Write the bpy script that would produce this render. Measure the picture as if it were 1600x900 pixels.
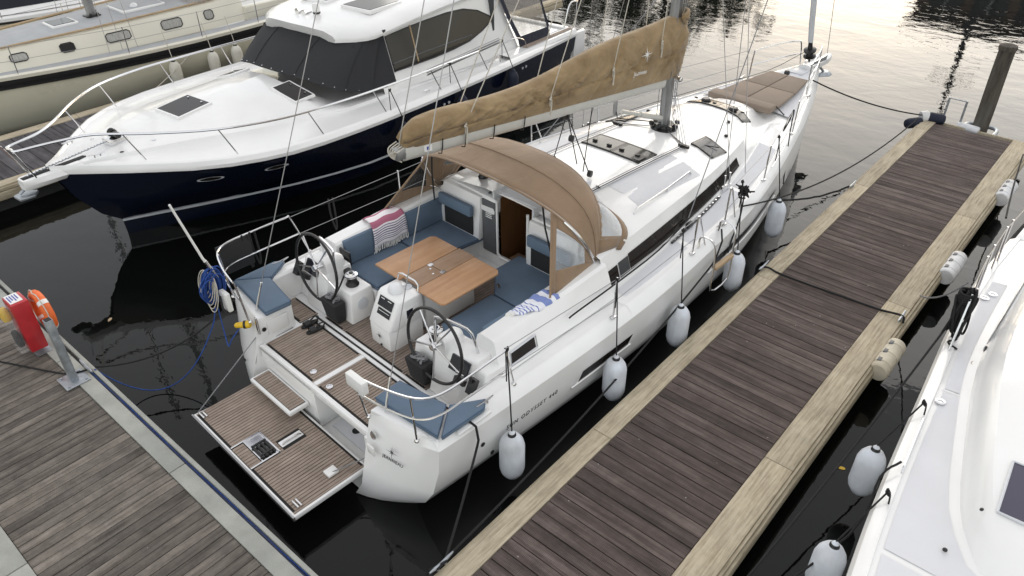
import bpy, bmesh, math, random
from mathutils import Vector, Matrix
R = math.radians
random.seed(7)
S = bpy.context.scene
for o in list(bpy.data.objects): bpy.data.objects.remove(o)
COL = S.collection

# ---------------------------------------------------------------- camera, sky, sun, exposure
cam_d = bpy.data.cameras.new('camera'); cam = bpy.data.objects.new('camera', cam_d); COL.objects.link(cam)
cam_d.sensor_width = 36; cam_d.lens = 26.82; cam_d.clip_start = 0.05; cam_d.clip_end = 3000
def cam_axes(yaw, pitch, roll):
    w = Vector((math.sin(yaw)*math.cos(pitch), math.cos(yaw)*math.cos(pitch), -math.sin(pitch)))
    r = Vector((math.cos(yaw), -math.sin(yaw), 0)); u = r.cross(w)
    c, s = math.cos(roll), math.sin(roll)
    return c*r + s*u, -s*r + c*u, w
_r, _u, _w = cam_axes(R(-41.1427515), R(35.2096654), R(-0.39468622))
cam.matrix_world = Matrix(((_r.x, _u.x, -_w.x, 0), (_r.y, _u.y, -_w.y, 0), (_r.z, _u.z, -_w.z, 7.0), (0, 0, 0, 1)))
S.camera = cam
SUN_AZ, SUN_EL = R(-19), R(8.5)          # azimuth from +Y towards +X
world = bpy.data.worlds.new('World'); S.world = world; world.use_nodes = True
wn = world.node_tree.nodes; wl = world.node_tree.links
sky = wn.new('ShaderNodeTexSky'); sky.sky_type = 'NISHITA'; sky.sun_disc = False
sky.sun_elevation = SUN_EL; sky.sun_rotation = SUN_AZ; sky.altitude = 5
sky.air_density = 1.0; sky.dust_density = 0.8; sky.ozone_density = 1.0
wn['Background'].inputs['Strength'].default_value = 0.15
# thin, even high cloud: the clear sky is washed out and an even white veil is added all round
hsv = wn.new('ShaderNodeHueSaturation'); hsv.inputs['Saturation'].default_value = .85; hsv.inputs['Value'].default_value = .27; wl.new(sky.outputs[0], hsv.inputs['Color'])
veil = wn.new('ShaderNodeMix'); veil.data_type = 'RGBA'; veil.blend_type = 'ADD'; veil.inputs[0].default_value = 1; veil.inputs[7].default_value = (1.72, 1.63, 1.56, 1)
wl.new(hsv.outputs[0], veil.inputs[6]); wl.new(veil.outputs[2], wn['Background'].inputs['Color'])
sd = bpy.data.lights.new('sun', 'SUN'); sd.energy = .5; sd.angle = R(62); sd.color = (1, .95, .88)
sun = bpy.data.objects.new('sun', sd); COL.objects.link(sun)
sdir = Vector((math.sin(SUN_AZ)*math.cos(SUN_EL), math.cos(SUN_AZ)*math.cos(SUN_EL), math.sin(SUN_EL)))
sun.rotation_euler = sdir.to_track_quat('Z', 'Y').to_euler()
S.view_settings.view_transform = 'Standard'; S.view_settings.look = 'None'
S.view_settings.exposure = 1.76; S.view_settings.gamma = 1.0; S.view_settings.use_curve_mapping = False
S.render.engine = 'CYCLES'
S.cycles.max_bounces = 8; S.cycles.transparent_max_bounces = 12

# ---------------------------------------------------------------- materials
MATS = {}
def newmat(name):
    m = bpy.data.materials.new(name); m.use_nodes = True
    MATS[name] = m
    return m, m.node_tree.nodes, m.node_tree.links, m.node_tree.nodes['Principled BSDF']
def plain(name, col, rough=.5, metal=0, coat=0, var=.0, vscale=6, bump=0, bscale=60, spec=.5, stretch=None, tint=None):
    """principled with object-space noise variation of the colour and a little relief"""
    m, N, L, P = newmat(name)
    P.inputs['Base Color'].default_value = (*col, 1); P.inputs['Roughness'].default_value = rough
    P.inputs['Metallic'].default_value = metal; P.inputs['Coat Weight'].default_value = coat
    P.inputs['Specular IOR Level'].default_value = spec
    if var or bump:
        tc = N.new('ShaderNodeTexCoord'); mp = N.new('ShaderNodeMapping'); L.new(tc.outputs['Object'], mp.inputs[0])
        oi = N.new('ShaderNodeObjectInfo'); of = N.new('ShaderNodeVectorMath'); of.operation = 'SCALE'; of.inputs[0].default_value = (31, 47, 59)
        L.new(oi.outputs['Random'], of.inputs['Scale']); L.new(of.outputs[0], mp.inputs['Location'])
        if stretch: mp.inputs['Scale'].default_value = stretch
    if var:
        n = N.new('ShaderNodeTexNoise'); n.inputs['Scale'].default_value = vscale; n.inputs['Detail'].default_value = 6
        L.new(mp.outputs[0], n.inputs['Vector'])
        r = N.new('ShaderNodeMapRange'); r.inputs[1].default_value = .3; r.inputs[2].default_value = .7
        r.inputs[3].default_value = 1-var; r.inputs[4].default_value = 1+var*.5
        L.new(n.outputs['Fac'], r.inputs[0])
        mx = N.new('ShaderNodeMix'); mx.data_type = 'RGBA'; mx.blend_type = 'MULTIPLY'; mx.inputs[0].default_value = 1
        mx.inputs[6].default_value = (*col, 1); L.new(r.outputs[0], mx.inputs[7])
        out = mx.outputs[2]
        if tint:
            n2 = N.new('ShaderNodeTexNoise'); n2.inputs['Scale'].default_value = vscale*.35; n2.inputs['Detail'].default_value = 8
            L.new(mp.outputs[0], n2.inputs['Vector'])
            r2 = N.new('ShaderNodeMapRange'); r2.inputs[1].default_value = .5; r2.inputs[2].default_value = .75; r2.inputs[4].default_value = .6
            L.new(n2.outputs['Fac'], r2.inputs[0])
            m2 = N.new('ShaderNodeMix'); m2.data_type = 'RGBA'; L.new(r2.outputs[0], m2.inputs[0])
            L.new(out, m2.inputs[6]); m2.inputs[7].default_value = (*tint, 1); out = m2.outputs[2]
        L.new(out, P.inputs['Base Color'])
        rr = N.new('ShaderNodeMapRange'); rr.inputs[3].default_value = max(.03, rough*.8); rr.inputs[4].default_value = min(1, rough*1.25)
        L.new(n.outputs['Fac'], rr.inputs[0]); L.new(rr.outputs[0], P.inputs['Roughness'])
    if bump:
        b = N.new('ShaderNodeTexNoise'); b.inputs['Scale'].default_value = bscale; b.inputs['Detail'].default_value = 4
        L.new(mp.outputs[0], b.inputs['Vector'])
        bn = N.new('ShaderNodeBump'); bn.inputs['Strength'].default_value = bump; bn.inputs['Distance'].default_value = .02
        L.new(b.outputs['Fac'], bn.inputs['Height']); L.new(bn.outputs[0], P.inputs['Normal'])
    return m
def wood(name, c1, c2, dark, axis, rough=.8, grain=14, groove=0, rnd=.35, spots=.25, specks=0):
    """weathered boards: grain along `axis`, every object gets its own tone through Object Info"""
    m, N, L, P = newmat(name)
    tc = N.new('ShaderNodeTexCoord'); oi = N.new('ShaderNodeObjectInfo')
    off = N.new('ShaderNodeVectorMath'); off.operation = 'SCALE'; off.inputs[0].default_value = (37, 53, 71)
    L.new(oi.outputs['Random'], off.inputs['Scale'])
    ad = N.new('ShaderNodeVectorMath'); L.new(tc.outputs['Object'], ad.inputs[0]); L.new(off.outputs[0], ad.inputs[1])
    mp = N.new('ShaderNodeMapping'); sc = [grain, grain, grain]; sc[axis] = grain*.055; mp.inputs['Scale'].default_value = sc
    L.new(ad.outputs[0], mp.inputs[0])
    n = N.new('ShaderNodeTexNoise'); n.inputs['Scale'].default_value = 1; n.inputs['Detail'].default_value = 9; n.inputs['Roughness'].default_value = .68
    L.new(mp.outputs[0], n.inputs['Vector'])
    cr = N.new('ShaderNodeValToRGB'); e = cr.color_ramp.elements
    e[0].position = .28; e[0].color = (*dark, 1); e[1].position = .5; e[1].color = (*c1, 1)
    x = cr.color_ramp.elements.new(.75); x.color = (*c2, 1); L.new(n.outputs['Fac'], cr.inputs[0])
    # blotchy wear
    n2 = N.new('ShaderNodeTexNoise'); n2.inputs['Scale'].default_value = 2.3; n2.inputs['Detail'].default_value = 10; n2.inputs['Roughness'].default_value = .75
    L.new(ad.outputs[0], n2.inputs['Vector'])
    r2 = N.new('ShaderNodeMapRange'); r2.inputs[1].default_value = .35; r2.inputs[2].default_value = .7; r2.inputs[3].default_value = 1-spots; r2.inputs[4].default_value = 1+spots
    L.new(n2.outputs['Fac'], r2.inputs[0])
    rr = N.new('ShaderNodeMapRange'); rr.inputs[3].default_value = 1-rnd; rr.inputs[4].default_value = 1+rnd; L.new(oi.outputs['Random'], rr.inputs[0])
    mu = N.new('ShaderNodeMath'); mu.operation = 'MULTIPLY'; L.new(r2.outputs[0], mu.inputs[0]); L.new(rr.outputs[0], mu.inputs[1])
    mx = N.new('ShaderNodeMix'); mx.data_type = 'RGBA'; mx.blend_type = 'MULTIPLY'; mx.inputs[0].default_value = 1
    L.new(cr.outputs[0], mx.inputs[6]); L.new(mu.outputs[0], mx.inputs[7]); L.new(mx.outputs[2], P.inputs['Base Color'])
    P.inputs['Roughness'].default_value = rough; P.inputs['Specular IOR Level'].default_value = .3
    if specks:
        vo = N.new('ShaderNodeTexVoronoi'); vo.inputs['Scale'].default_value = 4.5; vo.inputs['Randomness'].default_value = 1; L.new(ad.outputs[0], vo.inputs['Vector'])
        st = N.new('ShaderNodeMath'); st.operation = 'LESS_THAN'; st.inputs[1].default_value = specks; L.new(vo.outputs['Distance'], st.inputs[0])
        mw = N.new('ShaderNodeMix'); mw.data_type = 'RGBA'; L.new(st.outputs[0], mw.inputs[0]); L.new(mx.outputs[2], mw.inputs[6]); mw.inputs[7].default_value = (.38, .37, .34, 1)
        L.new(mw.outputs[2], P.inputs['Base Color'])
    bn = N.new('ShaderNodeBump'); bn.inputs['Strength'].default_value = .5; bn.inputs['Distance'].default_value = .008
    L.new(n.outputs['Fac'], bn.inputs['Height'])
    if groove:
        sp = N.new('ShaderNodeSeparateXYZ'); L.new(tc.outputs['Object'], sp.inputs[0])
        w = N.new('ShaderNodeMath'); w.operation = 'MULTIPLY'; w.inputs[1].default_value = 2*math.pi/groove
        L.new(sp.outputs[1-axis], w.inputs[0])
        si = N.new('ShaderNodeMath'); si.operation = 'SINE'; L.new(w.outputs[0], si.inputs[0])
        b2 = N.new('ShaderNodeBump'); b2.inputs['Strength'].default_value = .9; b2.inputs['Distance'].default_value = .004
        L.new(si.outputs[0], b2.inputs['Height']); L.new(bn.outputs[0], b2.inputs['Normal']); L.new(b2.outputs[0], P.inputs['Normal'])
    else: L.new(bn.outputs[0], P.inputs['Normal'])
    return m
def clearvinyl(name, tint, alpha):
    m, N, L, P = newmat(name)
    P.inputs['Base Color'].default_value = (*tint, 1); P.inputs['Roughness'].default_value = .12
    tr = N.new('ShaderNodeBsdfTransparent'); mx = N.new('ShaderNodeMixShader')
    tc = N.new('ShaderNodeTexCoord'); n = N.new('ShaderNodeTexNoise'); n.inputs['Scale'].default_value = 3; n.inputs['Detail'].default_value = 5
    L.new(tc.outputs['Object'], n.inputs['Vector'])
    r = N.new('ShaderNodeMapRange'); r.inputs[1].default_value = .3; r.inputs[2].default_value = .7; r.inputs[3].default_value = alpha*.7; r.inputs[4].default_value = min(1, alpha*1.3)
    L.new(n.outputs['Fac'], r.inputs[0]); L.new(r.outputs[0], mx.inputs[0])
    bn = N.new('ShaderNodeBump'); bn.inputs['Strength'].default_value = .25; bn.inputs['Distance'].default_value = .05
    L.new(n.outputs['Fac'], bn.inputs['Height']); L.new(bn.outputs[0], P.inputs['Normal'])
    L.new(tr.outputs[0], mx.inputs[1]); L.new(P.outputs[0], mx.inputs[2]); L.new(mx.outputs[0], N['Material Output'].inputs['Surface'])
    return m
def canvas(name, col, dark, wr=.5):
    m, N, L, P = newmat(name)
    tc = N.new('ShaderNodeTexCoord')
    n = N.new('ShaderNodeTexNoise'); n.inputs['Scale'].default_value = 2.2; n.inputs['Detail'].default_value = 7; n.inputs['Roughness'].default_value = .6
    L.new(tc.outputs['Object'], n.inputs['Vector'])
    cr = N.new('ShaderNodeValToRGB'); e = cr.color_ramp.elements; e[0].position = .3; e[0].color = (*dark, 1); e[1].position = .65; e[1].color = (*col, 1)
    L.new(n.outputs['Fac'], cr.inputs[0]); L.new(cr.outputs[0], P.inputs['Base Color'])
    P.inputs['Roughness'].default_value = .85; P.inputs['Sheen Weight'].default_value = .2; P.inputs['Specular IOR Level'].default_value = .25
    mp = N.new('ShaderNodeMapping'); mp.inputs['Scale'].default_value = (1, .55, 1.0); L.new(tc.outputs['Object'], mp.inputs[0])
    n2 = N.new('ShaderNodeTexNoise'); n2.inputs['Scale'].default_value = 5; n2.inputs['Detail'].default_value = 5; n2.inputs['Distortion'].default_value = .8
    L.new(mp.outputs[0], n2.inputs['Vector'])
    bn = N.new('ShaderNodeBump'); bn.inputs['Strength'].default_value = wr; bn.inputs['Distance'].default_value = .05
    L.new(n2.outputs['Fac'], bn.inputs['Height']); L.new(bn.outputs[0], P.inputs['Normal'])
    return m
def stripes(name, base, bands, axis, period, rough=.9):
    """woven stripes along object axis: bands = [(from, to, colour)] in fractions of the period"""
    m, N, L, P = newmat(name)
    uv = N.new('ShaderNodeUVMap'); sp = N.new('ShaderNodeSeparateXYZ'); L.new(uv.outputs[0], sp.inputs[0])
    cr = N.new('ShaderNodeValToRGB'); cr.color_ramp.interpolation = 'CONSTANT'
    el = cr.color_ramp.elements; el[0].position = 0; el[0].color = (*base, 1); el.remove(el[1])
    for a, b, c in bands:
        x = el.new(a); x.color = (*c, 1); y = el.new(b); y.color = (*base, 1)
    L.new(sp.outputs[axis], cr.inputs[0]); L.new(cr.outputs[0], P.inputs['Base Color'])
    P.inputs['Roughness'].default_value = rough
    return m

plain('gelcoat', (.82, .82, .81), .24, coat=.35, var=.07, vscale=1.1, tint=None)
plain('gelcoat_grey', (.62, .64, .67), .45, var=.05, vscale=3, bump=.08, bscale=300)
plain('nonskid', (.68, .69, .715), .62, var=.05, vscale=2, bump=.25, bscale=350)
plain('gelcoat_cream', (.72, .69, .58), .3, coat=.3, var=.06, vscale=1.2)
plain('hull_cream', (.66, .63, .50), .28, coat=.4, var=.08, vscale=.8)
plain('navy', (.006, .009, .022), .12, coat=.6, var=.1, vscale=.8)
plain('antifoul', (.02, .022, .025), .7, var=.2)
plain('steel', (.72, .72, .73), .16, metal=1, var=.05, vscale=8)
plain('alu', (.36, .365, .37), .4, metal=.9, var=.1, vscale=5)
plain('galvanised', (.42, .45, .48), .45, metal=.8, var=.25, vscale=14)
plain('boom_paint', (.55, .54, .50), .4, var=.06)
plain('black_plastic', (.012, .012, .013), .35, var=.1)
plain('black_matt', (.018, .018, .019), .75, var=.2, bump=.2)
plain('black_rope', (.013, .013, .014), .9, var=.3, vscale=60, bump=.6, bscale=150)
plain('white_rope', (.62, .58, .50), .9, var=.25, vscale=60, bump=.5, bscale=150)
plain('grey_rope', (.25, .25, .26), .85, var=.25, vscale=60, bump=.5, bscale=150)
plain('blue_rope', (.02, .075, .32), .85, var=.3, vscale=50, bump=.5, bscale=150)
plain('blue_grey_rope', (.03, .04, .09), .85, var=.3, vscale=50, bump=.5, bscale=150)
plain('wire', (.36, .36, .37), .35, metal=.8)
plain('dark_glass', (.016, .013, .012), .12, spec=.25)
plain('smoked_glass', (.05, .047, .043), .15, spec=.3, var=.12, vscale=3)
plain('brown_glass', (.022, .019, .016), .12, spec=.4, var=.3, vscale=1.2)
plain('grey_glass', (.06, .063, .066), .15, spec=.3, var=.1, vscale=3)
plain('pane_curtain', (.42, .41, .38), .25, coat=.6, var=.35, vscale=9, stretch=(1, 9, 1))
plain('mesh_cover', (.022, .023, .026), .8, var=.25, vscale=2, bump=.3, bscale=5)
plain('cushion', (.115, .165, .23), .88, var=.1, vscale=5, bump=.12, bscale=400)
plain('cushion_dark', (.055, .095, .165), .88, var=.1, vscale=5, bump=.12, bscale=400)
plain('sunpad', (.27, .215, .17), .9, var=.1, vscale=4, bump=.12, bscale=200)
plain('fender_white', (.66, .70, .76), .42, var=.16, vscale=7, stretch=(1, 1, .5), tint=(.34, .32, .28))
plain('fender_navy', (.012, .016, .035), .75, var=.2, bump=.2, bscale=200)
plain('fender_cream', (.70, .68, .60), .5, var=.14, vscale=6, tint=(.45, .40, .30))
plain('roller_white', (.68, .69, .70), .55, var=.16, vscale=5, tint=(.46, .42, .33))
plain('roller_cream', (.62, .57, .45), .6, var=.2, vscale=5, tint=(.4, .34, .24))
plain('orange', (.80, .16, .035), .55, var=.12, vscale=6)
plain('red_box', (.46, .022, .03), .38, coat=.2, var=.15, vscale=5)
plain('yellow', (.72, .46, .02), .5, var=.1)
plain('label_white', (.78, .78, .76), .5)
plain('sticker_blue', (.03, .05, .35), .5)
plain('concrete_edge', (.36, .365, .33), .85, var=.2, vscale=3.5, bump=.35, bscale=40, tint=(.25, .26, .24))
plain('pile_wood', (.085, .072, .058), .9, var=.5, vscale=5, bump=.8, bscale=25, stretch=(3, 3, .5), tint=(.16, .16, .14))
plain('float_grey', (.05, .05, .05), .8, var=.2)
plain('caulk', (.012, .011, .010), .8)
plain('grey_panel', (.10, .105, .11), .45, var=.08)
plain('cabin_wood', (.16, .075, .03), .4, var=.25, vscale=6, stretch=(8, 8, .6))
plain('instrument', (.012, .014, .022), .2, spec=.25)
plain('print_black', (.02, .02, .022), .5)
plain('print_white', (.78, .77, .74), .7)
plain('chart_white', (.75, .76, .77), .35)
plain('beige_wood', (.45, .33, .20), .6, var=.25, vscale=10, stretch=(6, .5, 6))
plain('deck_grey', (.40, .415, .43), .8, var=.1, vscale=3, bump=.2, bscale=200)
plain('purple_glass', (.035, .03, .06), .1, coat=.6)
plain('brick_far', (.16, .13, .11), .8, var=.2)
plain('roof_far', (.06, .06, .065), .8, var=.2)
plain('bark', (.06, .045, .032), .9, var=.3)
plain('leaf', (.035, .05, .02), .7, var=.4, vscale=.7)
wood('finger_plank', (.112, .086, .078), (.20, .164, .15), (.042, .033, .03), 0, groove=.0145, rnd=.26, spots=.3, specks=.035)
wood('main_plank', (.15, .131, .112), (.23, .207, .182), (.065, .054, .045), 1, rnd=.32, grain=18, spots=.38, specks=.02)
wood('side_plank', (.085, .08, .085), (.15, .145, .15), (.04, .037, .04), 0, rnd=.25)
wood('border_wood', (.44, .38, .275), (.57, .51, .395), (.23, .19, .13), 1, rnd=.03, grain=42, spots=.16)
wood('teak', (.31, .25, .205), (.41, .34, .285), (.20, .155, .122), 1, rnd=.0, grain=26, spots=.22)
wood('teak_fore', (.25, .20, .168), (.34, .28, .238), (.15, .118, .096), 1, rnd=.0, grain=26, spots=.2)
wood('table_wood', (.46, .265, .145), (.54, .33, .19), (.36, .19, .095), 1, rough=.38, rnd=.05, grain=9, spots=.1)
wood('table_mid', (.33, .215, .14), (.40, .27, .185), (.25, .155, .095), 1, rough=.45, rnd=.05, grain=9, spots=.1)
canvas('canvas_brown', (.285, .198, .128), (.235, .16, .102), .3)
canvas('canvas_sail', (.35, .25, .135), (.205, .138, .07), .8)
canvas('canvas_navy', (.012, .014, .03), (.009, .01, .02), .4)
clearvinyl('vinyl', (.62, .66, .70), .38)
clearvinyl('clear_box', (.5, .5, .5), .16)
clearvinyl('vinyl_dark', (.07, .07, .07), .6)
clearvinyl('vinyl_crinkled', (.35, .32, .28), .55)
stripes('towel_pink', (.80, .76, .78), [(0.10, .24, (.36, .11, .18)), (.44, .62, (.40, .13, .20)), (.66, .675, (.10, .09, .2)), (.70, .715, (.10, .09, .2)), (.74, .755, (.10, .09, .2)), (.78, .795, (.10, .09, .2)), (.82, .835, (.10, .09, .2)), (.86, .875, (.10, .09, .2)), (.90, .915, (.1, .09, .2))], 1, 1)
stripes('towel_blue', (.78, .79, .84), [(0.0, .10, (.20, .26, .52)), (.22, .40, (.20, .26, .52)), (.56, .58, (.14, .19, .45)), (.66, .68, (.12, .18, .5)), (.72, .74, (.12, .18, .5)), (.78, .80, (.12, .18, .5)), (.84, .86, (.12, .18, .5)), (.90, .92, (.12, .18, .5))], 1, 1)
M = MATS

# ---------------------------------------------------------------- mesh helpers
class MB:
    def __init__(s): s.v = []; s.f = []
    def add(s, vs, fs):
        k = len(s.v); s.v += [tuple(p) for p in vs]; s.f += [tuple(i+k for i in f) for f in fs]; return s
    def bm(s, b):
        b.verts.index_update(); s.add([v.co[:] for v in b.verts], [[v.index for v in f.verts] for f in b.faces]); b.free(); return s
    def box(s, x0, x1, y0, y1, z0, z1, r=0, seg=2, mat=None):
        b = bmesh.new(); bmesh.ops.create_cube(b, size=1)
        for v in b.verts: v.co = Vector(((x0+x1)/2+v.co.x*(x1-x0), (y0+y1)/2+v.co.y*(y1-y0), (z0+z1)/2+v.co.z*(z1-z0)))
        if r: bmesh.ops.bevel(b, geom=b.edges[:], offset=r, segments=seg, affect='EDGES', profile=.5)
        if mat: bmesh.ops.transform(b, matrix=mat, verts=b.verts[:])
        return s.bm(b)
    def prism(s, poly, z0, z1, r=0, seg=2, mat=None, top=None):
        """plan polygon extruded z0..z1; `top` = other polygon for the upper face"""
        b = bmesh.new(); lo = [b.verts.new((p[0], p[1], z0 if len(p) < 3 else p[2])) for p in poly]
        hi = [b.verts.new((p[0], p[1], z1 if len(p) < 3 else p[2]+z1-z0)) for p in (top or poly)]
        n = len(poly)
        b.faces.new(hi); b.faces.new(lo[::-1])
        for i in range(n): b.faces.new((lo[i], lo[(i+1) % n], hi[(i+1) % n], hi[i]))
        bmesh.ops.recalc_face_normals(b, faces=b.faces[:])
        if r: bmesh.ops.bevel(b, geom=b.edges[:], offset=r, segments=seg, affect='EDGES', profile=.5, clamp_overlap=True)
        if mat: bmesh.ops.transform(b, matrix=mat, verts=b.verts[:])
        return s.bm(b)
    def tube(s, pts, r, n=8, closed=False, sm=0, caps=True):
        pts = [Vector(p) for p in pts]
        if sm: pts = smooth_path(pts, sm, closed)
        rr = r if isinstance(r, (list, tuple)) else None
        N = len(pts); rings = []; up = None
        for i, p in enumerate(pts):
            a = pts[(i-1) % N] if (closed or i) else p; c = pts[(i+1) % N] if (closed or i < N-1) else p
            t = (c-a)
            if t.length < 1e-9: t = Vector((0, 0, 1))
            t.normalize()
            if up is None:
                up = Vector((0, 0, 1)) if abs(t.z) < .9 else Vector((1, 0, 0))
            up = up - t*up.dot(t)
            if up.length < 1e-6: up = t.orthogonal()
            up.normalize(); sd_ = t.cross(up)
            q = rr[int(i*(len(rr)-1)/max(1, N-1))] if rr else r
            rings.append([p + (up*math.cos(2*math.pi*k/n) + sd_*math.sin(2*math.pi*k/n))*q for k in range(n)])
        return s.loft(rings, closed_ring=True, closed_path=closed, caps=caps and not closed)
    def loft(s, rings, closed_ring=False, closed_path=False, caps=False):
        n = len(rings[0]); m = len(rings); vs = [p for r_ in rings for p in r_]; fs = []
        for i in range(m if closed_path else m-1):
            j = (i+1) % m
            for k in range(n if closed_ring else n-1):
                l = (k+1) % n; fs.append((i*n+k, i*n+l, j*n+l, j*n+k))
        if caps: fs.append(tuple(range(n))[::-1]); fs.append(tuple((m-1)*n+k for k in range(n)))
        return s.add(vs, fs)
    def lathe(s, prof, c=(0, 0, 0), ax=(0, 0, 1), n=20):
        ax = Vector(ax).normalized(); a = ax.orthogonal().normalized(); b = ax.cross(a); c = Vector(c)
        return s.loft([[c + ax*z + (a*math.cos(2*math.pi*k/n) + b*math.sin(2*math.pi*k/n))*max(r, 1e-4) for k in range(n)] for r, z in prof], closed_ring=True, caps=True)
    def cyl(s, p0, p1, r0, r1=None, n=12):
        p0 = Vector(p0); p1 = Vector(p1); L_ = (p1-p0).length
        return s.lathe([(r0, 0), (r0 if r1 is None else r1, L_)], p0, p1-p0, n)
    def quad(s, *p): return s.add(p, [tuple(range(len(p)))])
    def sphere(s, c, r, sc=(1, 1, 1), n=14):
        b = bmesh.new(); bmesh.ops.create_uvsphere(b, u_segments=n, v_segments=max(6, n//2+2), radius=r)
        for v in b.verts: v.co = Vector((c[0]+v.co.x*sc[0], c[1]+v.co.y*sc[1], c[2]+v.co.z*sc[2]))
        return s.bm(b)
def smooth_path(pts, k, closed=False):
    out = []; n = len(pts)
    for i in range(n if closed else n-1):
        p1 = pts[i]; p2 = pts[(i+1) % n]
        p0 = pts[i-1] if (closed or i) else p1*2-p2; p3 = pts[(i+2) % n] if (closed or i+2 < n) else p2*2-p1
        for j in range(k):
            t = j/k
            out.append(.5*((2*p1) + (p2-p0)*t + (2*p0-5*p1+4*p2-p3)*t*t + (3*p1-p0-3*p2+p3)*t*t*t))
    if not closed: out.append(pts[-1])
    return out
def sag(a, b, d, n=14, wob=0):
    a = Vector(a); b = Vector(b); o = []
    for i in range(n+1):
        t = i/n; p = a.lerp(b, t); p.z -= d*4*t*(1-t)
        if wob: p += Vector((random.uniform(-wob, wob), random.uniform(-wob, wob), 0))
        o.append(p)
    return o
def obj(name, mb, mat, parent=None, smooth=35, kind=None, label=None, cat=None, group=None, loc=None):
    me = bpy.data.meshes.new(name); me.from_pydata(mb.v, [], mb.f); me.update()
    b = bmesh.new(); b.from_mesh(me); bmesh.ops.recalc_face_normals(b, faces=b.faces[:]); b.to_mesh(me); b.free()
    if isinstance(mat, str): mat = M[mat]
    me.materials.append(mat)
    if smooth:
        me.shade_smooth(); me.set_sharp_from_angle(angle=R(smooth))
    o = bpy.data.objects.new(name, me); COL.objects.link(o)
    if parent: o.parent = parent
    if loc: o.location = loc
    tag(o, label, cat, group, kind)
    return o
def tag(o, label=None, cat=None, group=None, kind=None):
    if label: o['label'] = label
    if cat: o['category'] = cat
    if group: o['group'] = group
    if kind: o['kind'] = kind
    return o
def thing(name, loc, label, cat, rz=0, group=None):
    o = bpy.data.objects.new(name, None); COL.objects.link(o); o.location = loc; o.rotation_euler = (0, 0, rz)
    o.empty_display_size = .2
    return tag(o, label, cat, group)
def copy_tree(o, parent=None, loc=None, rz=None, label=None):
    c = o.copy(); COL.objects.link(c); c.parent = parent
    if loc is not None: c.location = loc
    if rz is not None: c.rotation_euler = (0, 0, rz)
    if label: c['label'] = label
    for ch in list(o.children): copy_tree(ch, c)
    return c
def interp(tab, x):
    if x <= tab[0][0]: return tab[0][1]
    for i in range(len(tab)-1):
        x0, y0 = tab[i]; x1, y1 = tab[i+1]
        if x <= x1:
            # monotone-ish cubic using neighbouring slopes
            h = x1-x0; t = (x-x0)/h
            s0 = (y1-tab[i-1][1])/(x1-tab[i-1][0]) if i else (y1-y0)/h
            s1 = (tab[i+2][1]-y0)/(tab[i+2][0]-x0) if i+2 < len(tab) else (y1-y0)/h
            return (2*t**3-3*t*t+1)*y0 + (t**3-2*t*t+t)*h*s0 + (-2*t**3+3*t*t)*y1 + (t**3-t*t)*h*s1
    return tab[-1][1]
def frange(a, b, n): return [a+(b-a)*i/(n-1) for i in range(n)]
def text(name, body, size, mat, parent, origin, xdir, ydir, depth=.003, spacing=1.0, shear=0, align='LEFT'):
    """flat lettering as a thin mesh; xdir reading direction, ydir letter-up direction"""
    cu = bpy.data.curves.new(name, 'FONT'); cu.body = body; cu.size = size; cu.extrude = depth/2; cu.space_character = spacing; cu.shear = shear
    cu.align_x = align; cu.resolution_u = 3
    t = bpy.data.objects.new(name+'_tmp', cu); COL.objects.link(t)
    dg = bpy.context.evaluated_depsgraph_get(); me = bpy.data.meshes.new_from_object(t.evaluated_get(dg))
    bpy.data.objects.remove(t)
    x = Vector(xdir).normalized(); z = x.cross(Vector(ydir)).normalized(); y = z.cross(x)
    me.transform(Matrix(((x.x, y.x, z.x, origin[0]), (x.y, y.y, z.y, origin[1]), (x.z, y.z, z.z, origin[2]), (0, 0, 0, 1))))
    me.materials.clear(); me.materials.append(M[mat]); me.name = name
    o = bpy.data.objects.new(name, me); COL.objects.link(o); o.parent = parent
    return o
def star(name, mat, parent, c, xdir, ydir, r, n=8):
    """eight-pointed compass star emblem"""
    x = Vector(xdir).normalized(); z = x.cross(Vector(ydir)).normalized(); y = z.cross(x); c = Vector(c); mb = MB(); pts = []
    for i in range(n*2):
        a = math.pi*i/n + math.pi/2; q = r*(1 if i % 4 == 0 else .55) if i % 2 == 0 else r*.16
        pts.append(c + x*math.cos(a)*q + y*math.sin(a)*q)
    for i in range(n*2): mb.add([c+z*.003, pts[i], pts[(i+1) % (n*2)]], [(0, 1, 2)])
    return obj(name, mb, mat, parent, smooth=0)
# ---------------------------------------------------------------- water
m, N, L, P = newmat('water')
P.inputs['Base Color'].default_value = (.0035, .004, .0035, 1); P.inputs['Roughness'].default_value = .015; P.inputs['IOR'].default_value = 1.333
tc = N.new('ShaderNodeTexCoord'); mp = N.new('ShaderNodeMapping'); mp.inputs['Scale'].default_value = (1, 1.5, 1); mp.inputs['Rotation'].default_value = (0, 0, R(20))
L.new(tc.outputs['Object'], mp.inputs[0])
hs = []
for sc, dt, ds in ((.5, 2, .4), (2.2, 3, .6), (8, 2, .2)):
    n = N.new('ShaderNodeTexNoise'); n.inputs['Scale'].default_value = sc; n.inputs['Detail'].default_value = dt; n.inputs['Distortion'].default_value = ds
    L.new(mp.outputs[0], n.inputs['Vector']); hs.append(n)
pm = N.new('ShaderNodeTexNoise'); pm.inputs['Scale'].default_value = .09; pm.inputs['Detail'].default_value = 2; L.new(tc.outputs['Object'], pm.inputs['Vector'])
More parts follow.
